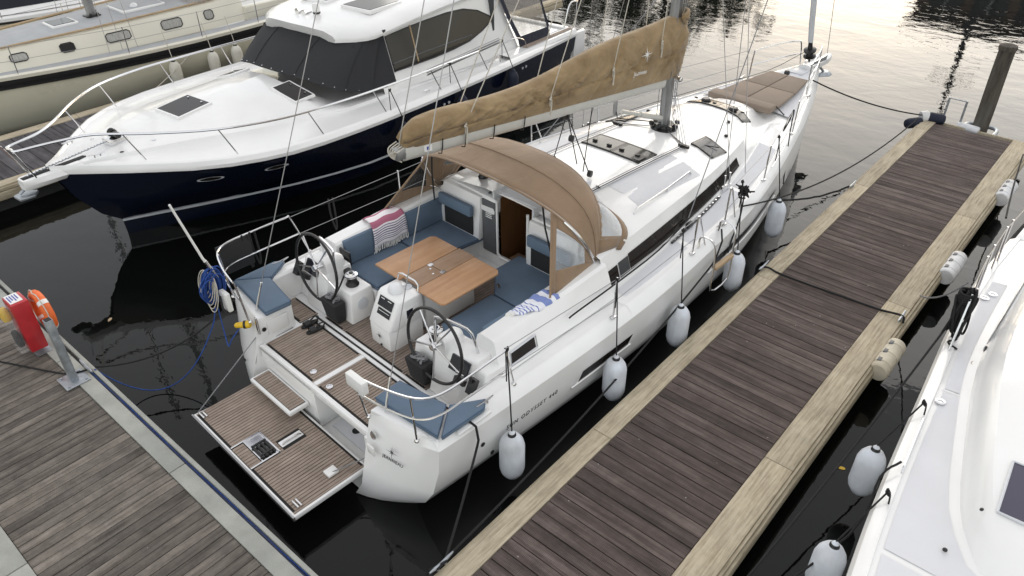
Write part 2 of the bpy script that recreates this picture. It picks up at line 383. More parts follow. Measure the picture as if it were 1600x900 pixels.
# open water past the finger ends is more ruffled than the sheltered berths
sp = N.new('ShaderNodeSeparateXYZ'); L.new(tc.outputs['Object'], sp.inputs[0])
op = N.new('ShaderNodeMapRange'); op.inputs[1].default_value = 8; op.inputs[2].default_value = 26; op.inputs[3].default_value = .0; op.inputs[4].default_value = 1
L.new(sp.outputs[1], op.inputs[0])
a = N.new('ShaderNodeMath'); a.operation = 'MULTIPLY'; L.new(op.outputs[0], a.inputs[0]); L.new(pm.outputs['Fac'], a.inputs[1])
bs = N.new('ShaderNodeMath'); bs.operation = 'MULTIPLY_ADD'; bs.inputs[1].default_value = .55; bs.inputs[2].default_value = .26; L.new(a.outputs[0], bs.inputs[0])
cur = None
for n, k in zip(hs, (.03, .009, .0015)):
    b = N.new('ShaderNodeBump'); b.inputs['Distance'].default_value = k; L.new(n.outputs['Fac'], b.inputs['Height']); L.new(bs.outputs[0], b.inputs['Strength'])
    if cur: L.new(cur, b.inputs['Normal'])
    cur = b.outputs[0]
L.new(cur, P.inputs['Normal'])
obj('water', MB().quad((-900, -400, 0), (900, -400, 0), (900, 1400, 0), (-900, 1400, 0)), 'water', kind='structure')

# ---------------------------------------------------------------- pontoons
PT = .50                                         # deck level of the pontoons
def cleat(mb, c, ang, s=1.0):
    """two-horned dock cleat"""
    d = Vector((math.cos(ang), math.sin(ang), 0)); c = Vector(c)
    for k in (-.05, .05): mb.cyl(c+d*k*s, c+d*k*s+Vector((0, 0, .05*s)), .016*s, n=8)
    mb.tube([c+d*x*s+Vector((0, 0, (.05+abs(x)*.12)*s)) for x in (-.16, -.09, 0, .09, .16)], [.009*s, .016*s, .018*s, .016*s, .009*s], 8)
def boards(root, name, mat, mesh_dims, spots, jitter=.003):
    """alike boards as objects that share one bevelled mesh"""
    first = None
    for (x, y, z) in spots:
        if first is None:
            first = obj(name, MB().box(-mesh_dims[0]/2, mesh_dims[0]/2, -mesh_dims[1]/2, mesh_dims[1]/2, -mesh_dims[2], 0, .004, 1), mat, root)
            o = first
        else:
            o = first.copy(); COL.objects.link(o); o.parent = root
        o.location = (x, y, z+random.uniform(-jitter, jitter))
# long pontoon along the bottom left
mp_ = thing('walkway_pontoon', (0, 0, 0), 'wide grey weathered walkway pontoon with concrete edge, at lower left', 'pontoon')
boards(mp_, 'plank', 'main_plank', (.112, 1.485, .03), [(-18+.119*i, 1.055, PT) for i in range(141)])
for i in range(6):
    x0 = -18+2.85*i
    obj('edge_slab', MB().box(x0+.006, x0+2.844, 1.803, 1.990, PT-.1, PT+.018, .008), 'concrete_edge', mp_)
    obj('edge_slab', MB().box(x0+.006, x0+2.844, -.06, .308, PT-.1, PT+.018, .008), 'concrete_edge', mp_)
obj('edge_rail', MB().box(-18, -1.25, 2.036, 2.085, PT-.22, PT+.012, .008), 'concrete_edge', mp_)
obj('edge_channel', MB().box(-18, -1.25, 1.993, 2.033, PT-.2, PT-.03, .004), 'float_grey', mp_)
obj('frame', MB().box(-17.9, -1.3, -.05, 1.96, PT-.2, PT-.11), 'float_grey', mp_)
for i in range(4): obj('float', MB().box(-17.5+4.2*i, -14.2+4.2*i, .05, 1.9, -.35, PT-.205, .05), 'float_grey', mp_)
mb = MB(); cleat(mb, (-9.0, 2.0, PT+.01), 0, 1.1); obj('cleat', mb, 'galvanised', mp_)

def finger(label, x0, x1, xl, xr, y0, y1, plankmat, pitch, seg, cleats, jl):
    f = thing('finger_pontoon', (0, 0, 0), label, 'pontoon')
    n = int((y1-y0)/pitch)
    boards(f, 'plank', plankmat, (xr-xl-.012, pitch-.011, .03), [((xl+xr)/2, y0+pitch*(i+.5), PT) for i in range(n)])
    y = y0; k = 0
    while y < y1-.1:
        e = min(y+seg[k % len(seg)], y1+.02)
        obj('edge_board', MB().box(x0, xl, y+.003, e-.003, PT-.05, PT+.012, .01), 'border_wood', f)
        y = e; k += 1
    y = y0; k = 1
    while y < y1-.1:
        e = min(y+seg[k % len(seg)], y1+.02)
        obj('edge_board', MB().box(xr, x1, y+.003, e-.003, PT-.05, PT+.012, .01), 'border_wood', f)
        y = e; k += 1
    for s, x in ((-1, x0), (1, x1)):
        a, b = sorted((x, x+s*.035)); obj('rubbing_strake', MB().box(a, b, y0, y1, PT-.075, PT-.018, .008), 'border_wood', f)
        a, b = sorted((x-s*.01, x+s*.065)); obj('rubbing_strake', MB().box(a, b, y0, y1, PT-.235, PT-.085, .012), 'border_wood', f)
    obj('end_board', MB().box(x0+.02, x1-.02, y1+.022, y1+.06, PT-.25, PT-.005, .01), 'border_wood', f)
    obj('frame', MB().box(x0+.04, x1-.04, y0, y1, PT-.2, PT-.055), 'float_grey', f)
    yy = y0+.5
    while yy < y1-1.5:
        obj('float', MB().box(x0+.12, x1-.12, yy, yy+2.0, -.35, PT-.24, .06), 'float_grey', f); yy += 3.2
    for (x, y) in cleats:
        mb = MB(); cleat(mb, (x, y, PT+.012), R(90)); obj('cleat', mb, 'galvanised', f)
    return f
fin = finger('grey grooved finger pontoon with pale timber edges, right of the brown-hooded yacht', -3.46, -1.42, -3.21, -1.75, 2.09, 17.42, 'finger_plank', .1535, (3.3, 4.2, 3.9), [(-3.49, 2.93), (-3.47, 9.79), (-3.45, 13.3), (-1.45, 9.85)], 0)
finger('grey plank finger pontoon between the navy motor yacht and the cream yacht', -17.72, -15.3, -17.45, -15.55, 2.09, 20, 'side_plank', .27, (3.6, 4.4), [(-17.6, 7.4)], 0)

# pile and ladder at the far end of the finger
pl = thing('mooring_pile', (-2.44, 17.75, 0), 'tall dark wooden mooring pile at the far end of the right-hand finger pontoon', 'pile')
mb = MB(); rings = []
for z in frange(-1.5, 2.12, 12):
    rings.append([((.148+.008*math.sin(3*k+z*2))*math.cos(2*math.pi*k/18)-.012*z, (.148+.008*math.cos(2*k-z*3))*math.sin(2*math.pi*k/18), z) for k in range(18)])
mb.loft(rings, True, caps=True); obj('post', mb, 'pile_wood', pl)
obj('cap', MB().lathe([(.165, 0), (.172, .05), (.16, .09), (.05, .12)], (-.026, 0, 2.10), n=18), 'pile_wood', pl)
obj('pile_guide', MB().tube([(-.3, -.27, .42), (-.3, .12, .42), (-.2, .26, .42), (.2, .26, .42), (.3, .12, .42), (.3, -.27, .42)], .04, 8, sm=3), 'galvanised', pl)
ld = thing('dock_ladder', (-2.98, 17.56, 0), 'small grey metal ladder hoop at the far end of the finger pontoon', 'ladder')
for x in (-.17, .17): obj('rail', MB().tube([(x, .03, -.7), (x, .03, 1.0)], .022, 8), 'galvanised', ld)
for z in (-.4, -.1, .2): obj('rung', MB().cyl((-.17, .03, z), (.17, .03, z), .014), 'galvanised', ld)
obj('top_bar', MB().cyl((-.17, .03, .985), (.17, .03, .985), .012), 'galvanised', ld)
o = obj('bumper_roll', MB().lathe([(.02, 0), (.08, .01), (.09, .05), (.09, .40), (.08, .44), (.02, .45)], (-2.85, 17.55, .47), (1, -.1, 0), 16), 'roller_white', label='white plastic bumper lying at the foot of the small dock ladder', cat='bumper')
# corner bumper, blue and white
cb = thing('corner_fender', (-3.52, 17.2, 0), 'dark blue and white fender lashed to the far left corner of the finger pontoon', 'dock fender')
obj('bumper', MB().lathe([(.03, 0), (.09, .02), (.11, .08), (.11, .30), (.09, .36), (.03, .38)], (-.17, -.25, .47), (.55, .8, 0), 16), 'fender_navy', cb)
obj('bumper', MB().lathe([(.03, 0), (.09, .02), (.11, .08), (.11, .30), (.09, .36), (.03, .38)], (.08, .20, .56), (1, .1, 0), 16), 'fender_navy', cb)
obj('sleeve', MB().lathe([(.113, 0), (.12, .03), (.12, .13), (.1, .16)], (-.0, .12, .55), (.6, .5, .1), 16), 'roller_white', cb)
# three rollers on the right edge
for i, (y, lab, mt) in enumerate(((9.0, 'cream ribbed dock bumper on the finger edge, nearest of the three', 'roller_cream'), (11.85, 'white ribbed dock bumper on the finger edge, middle of the three', 'roller_white'), (15.05, 'white ribbed dock bumper on the finger edge, farthest of the three', 'roller_white'))):
    t = thing('dock_bumper', (-1.32, y, .42), lab, 'dock bumper', group='ribbed bumpers on the finger pontoon edge')
    prof = [(.0, -.36), (.115, -.36), (.13, -.34)]
    for k in range(3):
        z0 = -.34+.227*k; prof += [(.132, z0+.01), (.132, z0+.07), (.122, z0+.08), (.122, z0+.10), (.132, z0+.11), (.132, z0+.2)]
    prof += [(.13, .34), (.115, .36), (0, .36)]
    obj('body', MB().lathe(prof, (0, 0, 0), (0, 1, 0), 22), mt, t)
    for k in (-.22, .0, .22): obj('recess', MB().box(-.07, -.02, k-.05, k+.04, .115, .1325, .004), 'grey_panel', t)
    obj('bracket', MB().box(-.16, -.02, -.3, .3, -.1, .02, .01), 'galvanised', t)

# lifebuoy cabinet and post on the walkway
lb = thing('lifebuoy_cabinet', (-9.93, 1.78, PT), 'red lifebuoy cabinet with clear front standing at the edge of the walkway pontoon', 'safety cabinet', rz=R(0))
obj('base_plate', MB().box(-.13, .2, -.1, .12, .018, .03), 'galvanised', lb)
obj('post', MB().box(-.035, .035, -.03, .04, .02, .3), 'galvanised', lb)
obj('cabinet', MB().prism([(-.16, -.14), (.18, -.14), (.18, .10), (-.16, .10)], .10, .96, .02), 'red_box', lb)
obj('clear_cover', MB().box(-.17, .17, -.27, -.145, .14, .95, .035), 'clear_box', lb)
obj('float_light', MB().lathe([(.02, 0), (.06, .02), (.075, .1), (.05, .2), (.03, .24)], (-.06, -.2, .62)), 'yellow', lb)
obj('throw_bag', MB().box(-.1, .09, -.24, -.155, .2, .44, .03), 'black_matt', lb)
obj('sign', MB().box(-.14, .13, -.12, .05, .962, .966), 'label_white', lb)
for i in range(4): obj('sign_line', MB().box(-.1, .09-.04*(i % 2), -.1+.035*i, -.085+.035*i, .967, .969), 'sticker_blue', lb)
lr = thing('lifebuoy', (-9.86, 1.99, PT+.62), 'orange ring lifebuoy with white bands hung behind the red cabinet', 'lifebuoy')
def ring_pt(a, rr=.27): return (math.cos(a)*rr*.95, .0, math.sin(a)*rr)
obj('ring', MB().tube([ring_pt(2*math.pi*k/32) for k in range(32)], .075, 12, closed=True), 'orange', lr)
for k in range(4):
    a = math.pi/4+k*math.pi/2+.1
    obj('band', MB().tube([ring_pt(a+d) for d in (-.12, 0, .12)], .078, 12), 'label_white', lr)
obj('grab_line', MB().tube([Vector(ring_pt(2*math.pi*k/32, .36 if k % 8 in (2, 3, 4, 5, 6) else .345))+Vector((0, -.03 if k % 8 else -.05, 0)) for k in range(32)], .008, 6, closed=True, sm=2), 'white_rope', lr)
lb.scale = (.88, .88, .88); lr.scale = (.86, .86, .86); lr.location.z -= .06
gp = thing('galvanised_post', (-8.93, 1.80, PT), 'galvanised square post on a bolted base plate at the walkway edge', 'post')
obj('base_plate', MB().box(-.16, .15, -.15, .15, .018, .034, .004), 'galvanised', gp)
lean = Matrix.Rotation(R(-2), 4, 'Y')
mb = MB().box(-.05, .05, -.045, .045, .03, .98, .006); obj('post', mb, 'galvanised', gp)
mb = MB().box(-.04, .04, -.036, .036, .979, .984); obj('open_end', mb, 'black_matt', gp)
for x, y in ((-.12, -.11), (.11, -.11), (-.12, .11), (.11, .11)): obj('bolt', MB().lathe([(.016, 0), (.016, .014), (.008, .02)], (x, y, .034), n=6), 'galvanised', gp)
# shore cable and hose along the walkway edge
for dy, r_, mt, lb_ in ((2.006, .011, 'blue_grey_rope', 'dark blue hose lying in the channel along the walkway edge'), (2.024, .006, 'blue_rope', 'bright blue hose lying beside the darker hose along the walkway edge')):
    pts = [Vector((-9+.35*i, dy+random.uniform(-.006, .006), PT-.012+random.uniform(-.004, .006))) for i in range(23)]
    obj('dock_hose', MB().tube(pts, r_, 8, sm=3), mt, label=lb_, cat='hose')
obj('dock_cable', MB().tube([(-12.4, .33, PT+.012), (-11.2, .75, PT+.012), (-10, 1.35, PT+.012), (-9.25, 1.72, PT+.014), (-9.05, 1.85, PT+.035), (-8.98, 1.97, PT+.04), (-8.95, 2.04, PT+.02)], .011, 8, sm=6), 'black_rope', label='black cable crossing the walkway planks to the galvanised post', cat='cable')

# far bank, seen only mirrored in the water
obj('far_bank', MB().box(-160, 120, 46, 120, -.5, .9, .05), 'concrete_edge', kind='structure')
bd = thing('waterside_building', (-1, 55, .9), 'dark glazed waterside building mirrored in the water at upper right', 'building')
obj('wall', MB().box(-12.5, 26, 0, 12, 0, 6.2), 'brick_far', bd)
obj('roof', MB().prism([(-13, -.6), (26.5, -.6), (26.5, 12.6), (-13, 12.6)], 6.2, 6.75, .05), 'roof_far', bd)
for fl in range(2):
    for i in range(15):
        if i % 5 == 4: continue
        w = obj('window', MB().box(-11.8+2.5*i, -9.9+2.5*i, -.06, .02, .5+3.0*fl, 2.7+3.0*fl, .02), 'grey_glass', bd)
        obj('frame', MB().box(-10.88+2.5*i, -10.82+2.5*i, -.09, -.03, .5+3*fl, 2.7+3*fl), 'alu', w)
for x in (-4.4, 8.1, 20.6): obj('wall_panel', MB().box(x-.1, x+1.6, -.1, .0, 0, 6.1), 'gelcoat_grey', bd)
fp = thing('flagpole', (-9.4, 51, .9), 'tall bare flagpole on the far bank mirrored in the water', 'flagpole')
obj('pole', MB().cyl((0, 0, 0), (0, 0, 10.6), .22, .12, 12), 'roof_far', fp); obj('foot', MB().box(-.4, .4, -.4, .4, 0, .25, .03), 'concrete_edge', fp)
obj('crossbar', MB().cyl((-1.2, 0, 8.2), (1.2, 0, 8.2), .09), 'roof_far', fp)
def tree(x, y, h, lab):
    t = thing('broadleaf_tree', (x, y, .9), lab, 'tree', group='trees on the far bank')
    mb = MB(); mb.tube([(0, 0, 0), (.1, .05, h*.3), (-.1, .1, h*.6), (0, 0, h*.85)], [.3, .24, .16, .06], 8, sm=3)
    for k in range(7):
        a = k*2.4; z = h*(.3+.07*k); mb.tube([(0, 0, z), (math.cos(a)*h*.16, math.sin(a)*h*.16, z+h*.1), (math.cos(a)*h*.27, math.sin(a)*h*.27, z+h*.17)], [.1, .07, .03], 6)
    obj('trunk', mb, 'bark', t)
    mb = MB(); cl = [(random.gauss(0, h*.2), random.gauss(0, h*.2), h*random.uniform(.38, .95), h*random.uniform(.08, .16)) for _ in range(34)]
    for cx, cy, cz, cr in cl:
        for _ in range(70):
            d = Vector((random.gauss(0, 1), random.gauss(0, 1), random.gauss(0, 1))).normalized()*cr*random.uniform(.5, 1.05)
            p = Vector((cx, cy, cz))+d; a = Vector((random.gauss(0, 1), random.gauss(0, 1), random.gauss(0, 1))).normalized(); b = a.orthogonal().normalized(); s_ = random.uniform(.1, .2)
            mb.quad(p-a*s_-b*s_*.5, p+a*s_-b*s_*.5, p+a*s_+b*s_*.5, p-a*s_+b*s_*.5)
    obj('crown', mb, 'leaf', t, smooth=0)
for i, (x, y, h) in enumerate(((-27.5, 47.5, 9.5), (-32, 49, 10.5), (-37.5, 47, 8.8), (-24.6, 51, 8.0))):
    tree(x, y, h, 'dark leafy tree on the far bank, ' + ('second', 'third', 'fourth', 'nearest')[i] + ' from the flagpole')
# ================================================================ white sailing yacht (local x = starboard, y = forward)
YR = thing('sailing_yacht', (-6.207, 3.43, 0), 'white sailing yacht with brown sprayhood, blue cockpit cushions and folded-down teak stern platform', 'sailing yacht', rz=R(-3))
TB = [(.0, 2.03), (.26, 2.06), (1, 2.10), (2, 2.135), (3, 2.15), (4, 2.14), (5.2, 2.07), (7.1, 1.86), (9.65, 1.22), (11.1, .75), (12, .40), (12.75, .045)]
TZ = [(0, 1.12), (4, 1.15), (9, 1.33), (12.75, 1.5)]
TW = [(.0, 1.60), (1, 1.68), (3.8, 1.78), (6, 1.70), (8, 1.38), (10, .86), (11.5, .42), (12.3, .16), (12.70, .03)]
def bm_(u): return interp(TB, u)
def zs_(u): return interp(TZ, u)
def bw_(u): return interp(TW, u)
us = [.26, .6, 1, 1.5, 2, 2.5, 3, 3.5, 4, 4.5, 5, 5.5, 6, 6.5, 7, 7.5, 8, 8.5, 9, 9.5, 10, 10.5, 11, 11.5, 12, 12.4, 12.75]
def hull_sec(u, s):
    b, z, w = bm_(u), zs_(u), bw_(u); c = b*.93+w*.07; k = 1 if u < 11 else max(0, (12.75-u)/1.75)
    dy = [0, -.02, -.08, -.10, -.05, .05, .3] if u < .3 else [0]*7
    rows = [(b, z), (b-.012, z*.72), (c-.03, .50), (c*.6+w*.4, .26), (w, 0), (w*.82, -.22), (0, -.38)]
    return [(s*x, u+d, zz) for (x, zz), d in zip(rows, dy)]
mb = MB()
for s in (1, -1): mb.loft([hull_sec(u, s) for u in us])
# transom quarters: from hull edge inboard to v = 1.15, raked aft towards the bottom
def quarter(s):
    outer = hull_sec(.26, s)[:5]; inner = [(s*1.14, .07, 1.12), (s*1.145, -.02, .80), (s*1.15, -.10, .50), (s*1.15, -.16, .26), (s*1.02, -.18, .02)]
    rows = []
    for o_, i_ in zip(outer, inner):
        rows.append([(o_[0]+(i_[0]-o_[0])*t, o_[1]+(i_[1]-o_[1])*t-.05*math.sin(math.pi*t), o_[2]+(i_[2]-o_[2])*t) for t in (0, .03, .1, .25, .5, .75, 1)])
    o_, i_ = (s*2.0, .31, 1.215), (s*1.15, .115, 1.222)
    rows.insert(0, [(o_[0]+(i_[0]-o_[0])*t, o_[1]+(i_[1]-o_[1])*t-.045*math.sin(math.pi*t), o_[2]+(i_[2]-o_[2])*t) for t in (0, .03, .1, .25, .5, .75, 1)])
    o_, i_ = (s*1.96, .40, 1.218), (s*1.17, .22, 1.224)
    rows.insert(0, [(o_[0]+(i_[0]-o_[0])*t, o_[1]+(i_[1]-o_[1])*t-.02*math.sin(math.pi*t), o_[2]+(i_[2]-o_[2])*t) for t in (0, .03, .1, .25, .5, .75, 1)])
    return rows
for s in (1, -1):
    q = quarter(s); mb.loft(q); mb.quad(*[r[-1] for r in q[2:]], (s*1.15, .3, .03), (s*1.15, .3, 1.12))
    lo = hull_sec(.26, s)[4:]; mb.loft([[lo[0], lo[1], lo[2]], [(s*1.02, -.18, .02), (s*.8, .1, -.2), (0, .3, -.38)]])
mb.quad((-1.05, -.12, .03), (1.05, -.12, .03), (1.05, .05, .2), (-1.05, .05, .2))
hull = obj('hull', mb, 'gelcoat', YR, smooth=28)
# dark waterline band
mb = MB()
for s in (1, -1):
    mb.loft([[(s*(bw_(u)+.008+(.35*.07)*0), u, .10 if False else .07), (s*(bw_(u)+.004), u, -.06)] for u in us])
obj('boot_stripe', mb, 'antifoul', hull)
# hull windows (recessed panes) and lettering, both sides
def hull_pane(u0, u1, z0, z1, s, sl=.12):
    def xs(u, z): # topside surface between rows 1 and 2
        b, zz = bm_(u), zs_(u); c = b*.93+bw_(u)*.07-.03; t = (z-.5)/(zz*.72-.5); return (c+(b-.012-c)*max(0, min(1, t)))
    w = MB(); n = 8
    w.loft([[(s*(xs(u, z)+.006), u+sl*(z-z0)/(z1-z0)*.6, z) for u in frange(u0, u1, n)] for z in (z0, z1)])
    fr = MB()
    for a, b in ((u0-.05, u0), (u1, u1+.05)): fr.loft([[(s*(xs(u, z)+.009), u+sl*(z-z0)/(z1-z0)*.6, z) for u in (a, b)] for z in (z0-.02, z1+.02)])
    fr.loft([[(s*(xs(u, z0)+.009+d), u, z0+e) for u in frange(u0-.12, u1+.05, n)] for d, e in ((0, 0), (.014, -.012), (.0, -.05))])
    p = obj('hull_window', w, 'dark_glass', hull); obj('frame', fr, 'gelcoat', p) if False else None
    obj('window_surround', fr, 'gelcoat', hull)
for s in (1, -1):
    hull_pane(2.42, 3.42, .70, .84, s); hull_pane(5.55, 8.2, .80, .94, s)
def topx(u, z):
    b, zz = bm_(u), zs_(u); c = b*.93+bw_(u)*.07-.03; t = (z-.5)/(zz*.72-.5); return c+(b-.012-c)*max(0, min(1.0, t))
text('lettering', 'SUN ODYSSEY 440', .082, 'print_black', hull, (topx(1.2, .76)+.012, 1.20, .77), (topx(2.2, .75)-topx(1.2, .75), 1, .02), (-.02, 0, 1), spacing=1.28, shear=.25)
star('emblem', 'print_black', hull, (1.56, .02, .93), (1, .13, 0), (0, .22, 1), .085)
text('lettering', 'JEANNEAU', .055, 'print_black', hull, (1.40, .0, .77), (1, .15, 0), (0, .22, 1), spacing=1.15)
obj('speaker_disc', MB().lathe([(.05, 0), (.05, .008), (.03, .014)], (1.28, .005, 1.0), (0, -1, .2), 20), 'steel', hull)
obj('shower_flap', MB().box(1.24, 1.36, -.075, -.055, .78, .91, .008), 'gelcoat', hull)
obj('drain_port', MB().lathe([(.022, 0), (.022, .006)], (-1.38, -.085, .55), (0, -1, .1), 12), 'black_plastic', hull)
for u, z in ((.85, .80), (1.02, .52)): obj('skin_fitting', MB().lathe([(.028, 0), (.03, .006), (.015, .012)], (topx(u, z)+.004, u, z), (1, 0, 0), 14), 'black_plastic', hull)

# ---- deck: side decks, coachroof and foredeck in one shell from u = 3.45 to the stem
WB = [(3.4, 1.72), (5, 1.60), (6.5, 1.42), (7.6, 1.20), (8.6, .93), (9.4, .72), (10.5, .62), (11.5, .36), (12.4, .12), (12.75, .02)]
ZE = [(3.4, 1.76), (5, 1.78), (7, 1.72), (8.2, 1.66), (9.0, 1.58), (9.6, 1.52), (11, 1.57), (12.75, 1.585)]
ZC = [(3.4, 2.02), (5, 1.99), (7, 1.915), (8.5, 1.845), (9.2, 1.76), (9.8, 1.60), (11.5, 1.60), (12.75, 1.60)]
def deck_sec(u):
    b, z = bm_(u), zs_(u); k = min(1, b/.5); wb = min(interp(WB, u), b-.2*k); ze, zc = interp(ZE, u), interp(ZC, u)
    wr = max(wb-.17, wb*.7); e = z+.12
    dk = z+.115
    if u > 9.6: ze = max(ze, dk+.01)
    return [(b, z), (b-.045*k, z+.065), (b-.12*k, e), (b-.15*k, e+.004), (b-.16*k, dk-.012), (wb+.03*k, dk+.02), (wb, dk+.05 if u < 9.4 else dk+.025), (wr+.02, ze-.02), (wr-.03, ze), (wr*.66, ze+(zc-ze)*.72), (wr*.33, ze+(zc-ze)*.96), (0, zc)]
def crown(u, v):
    p = deck_sec(u)[8:]; v = abs(v)
    for a, b in zip(p[:-1], p[1:]):
        if b[0] <= v <= a[0]: return b[1]+(a[1]-b[1])*(v-b[0])/(a[0]-b[0])
    return p[0][1]
du = [3.45, 3.6, 3.8] + [4+.25*i for i in range(33)] + [12.2, 12.4, 12.6, 12.75]
mb = MB()
for s in (1, -1): mb.loft([[(s*x, u, z) for x, z in deck_sec(u)] for u in du])
deck = obj('deck', mb, 'gelcoat', YR, smooth=24)
# non-skid panels laid on the coachroof, side decks and foredeck
def panel(u0, u1, v0, v1, n=8, k=5, fv=None):
    m_ = MB(); rows = []
    for u in frange(u0, u1, n):
        a, b = (v0, v1) if fv is None else fv(u)
        rows.append([(v, u, crown(u, v)+.004) for v in frange(a, b, k)])
    m_.loft(rows); return m_
def sdpanel(u0, u1, s):
    m_ = MB(); rows = []
    for u in frange(u0, u1, max(4, int((u1-u0)*4))):
        p = deck_sec(u); rows.append([(s*(p[4][0]-.05), u, p[4][1]+.005), (s*(p[5][0]+.02), u, p[5][1]+.003)])
    m_.loft(rows); return m_
for s in (1, -1):
    for a, b in ((3.6, 5.1), (5.2, 6.9), (7.0, 8.6)): obj('nonskid_panel', sdpanel(a, b, s), 'nonskid', deck)
    for a, b in ((4.75, 6.3),): obj('nonskid_panel', panel(a, b, s*.62, s*1.22), 'nonskid', deck)
obj('nonskid_panel', panel(8.9, 9.35, -.5, .5), 'nonskid', deck)
mb = MB(); rows = []
for u in frange(9.8, 12.2, 12):
    p = deck_sec(u); w = max(.02, p[4][0]-.06); rows.append([(v, u, (p[11][1]-(p[11][1]-p[5][1])*abs(v)/max(w, .05))+.006) for v in (-w, -w*.5, 0, w*.5, w)])
mb.loft(rows); obj('nonskid_panel', mb, 'nonskid', deck)
# moulded grooves for the control lines either side of the hatches
for s in (1, -1):
    obj('line_cover', MB().loft([[(s*(.60+dx), u, crown(u, .6)+dz) for dx, dz in ((-.05, .0), (-.035, .022), (.035, .022), (.05, .0))] for u in frange(4.6, 6.6, 10)]), 'gelcoat', deck)
# side windows on the coachroof
def side_glass(u0, u1, t0, t1, s, off=.006):
    m_ = MB(); rows = []
    for t in (t0, t1):
        r_ = []
        for u in frange(u0, u1, 18):
            p = deck_sec(u); a, b = p[6], p[7]; r_.append((s*(a[0]+(b[0]-a[0])*t+off), u+.0, a[1]+(b[1]-a[1])*t+off*.5))
        rows.append(r_)
    m_.loft(rows); return m_
for s in (1, -1):
    w = obj('saloon_window', side_glass(4.02, 7.55, .10, .60, s), 'smoked_glass', deck)
    w.data.materials[0] = M['dark_glass']
    g = obj('saloon_window', side_glass(3.78, 4.01, .1, .56, s), 'grey_glass', deck); g = obj('saloon_window', side_glass(3.46, 3.76, .1, .54, s), 'dark_glass', deck)
    obj('window_trim', MB().loft([[(s*(deck_sec(u)[6][0]+o_), u, deck_sec(u)[6][1]+z_) for o_, z_ in ((.012, .012), (.02, .022), (.008, .034))] for u in frange(3.3, 7.7, 20)]), 'gelcoat', deck)
# deck hatches
def hatch(u0, u1, v0, v1, glass, bars=0, name='deck_hatch', lift=.012):
    f = MB(); q = [(v0, u0), (v1, u0), (v1, u1), (v0, u1)]
    def zz(v, u): return crown(u, v)
    m_ = MB(); n = 5
    rows = [[(v, u, zz(v, u)+lift+.012) for v in frange(v0, v1, n)] for u in frange(u0, u1, n)]
    m_.loft(rows); g = obj(name, m_, glass, deck)
    fr = MB(); t = .035
    for (a, b, c, d) in ((v0-t, v1+t, u0-t, u0), (v0-t, v1+t, u1, u1+t), (v0-t, v0, u0, u1), (v1, v1+t, u0, u1)):
        fr.loft([[(v, u, zz(v, u)+e) for v in frange(a, b, 5)] for u, e in ((c, .0), (c+.005, lift+.016), (d-.005, lift+.016), (d, .0))])
    obj('frame', fr, 'black_plastic', g)
    return g
h1 = hatch(5.66, 6.06, -.52, -.03, 'smoked_glass'); h2 = hatch(5.66, 6.06, .05, .52, 'smoked_glass')
for g_, v in ((h1, -.4), (h1, -.12), (h2, .12), (h2, .42)): obj('handle', MB().box(v-.045, v+.03, 5.76, 5.81, crown(5.8, v)+.026, crown(5.8, v)+.055, .008), 'black_plastic', g_)
obj('cross_brace', MB().box(.40, .53, 5.655, 5.85, crown(5.7, .45)+.026, crown(5.7, .45)+.034), 'black_plastic', h2)
for s in (1, -1):
    g_ = hatch(6.92, 7.30, *sorted((s*.68, s*1.02)), 'grey_glass'); M['grey_glass']
    obj('handle', MB().tube([(s*.74, 6.98, crown(7, .8)+.03), (s*.97, 7.22, crown(7.2, .9)+.03)], .008, 6), 'black_plastic', g_)
for v0, v1 in ((-.5, .03), (.07, .58)):
    g_ = hatch(8.62, 8.86, v0, v1, 'smoked_glass'); c = (v0+v1)/2
    obj('vent', MB().lathe([(.085, 0), (.09, .02), (.06, .045)], (c, 8.74, crown(8.74, c)+.025), n=16), 'black_plastic', g_)
    for k in (-.19, .19): obj('handle', MB().box(c+k-.03, c+k+.03, 8.7, 8.74, crown(8.7, c)+.022, crown(8.7, c)+.045, .006), 'black_plastic', g_)
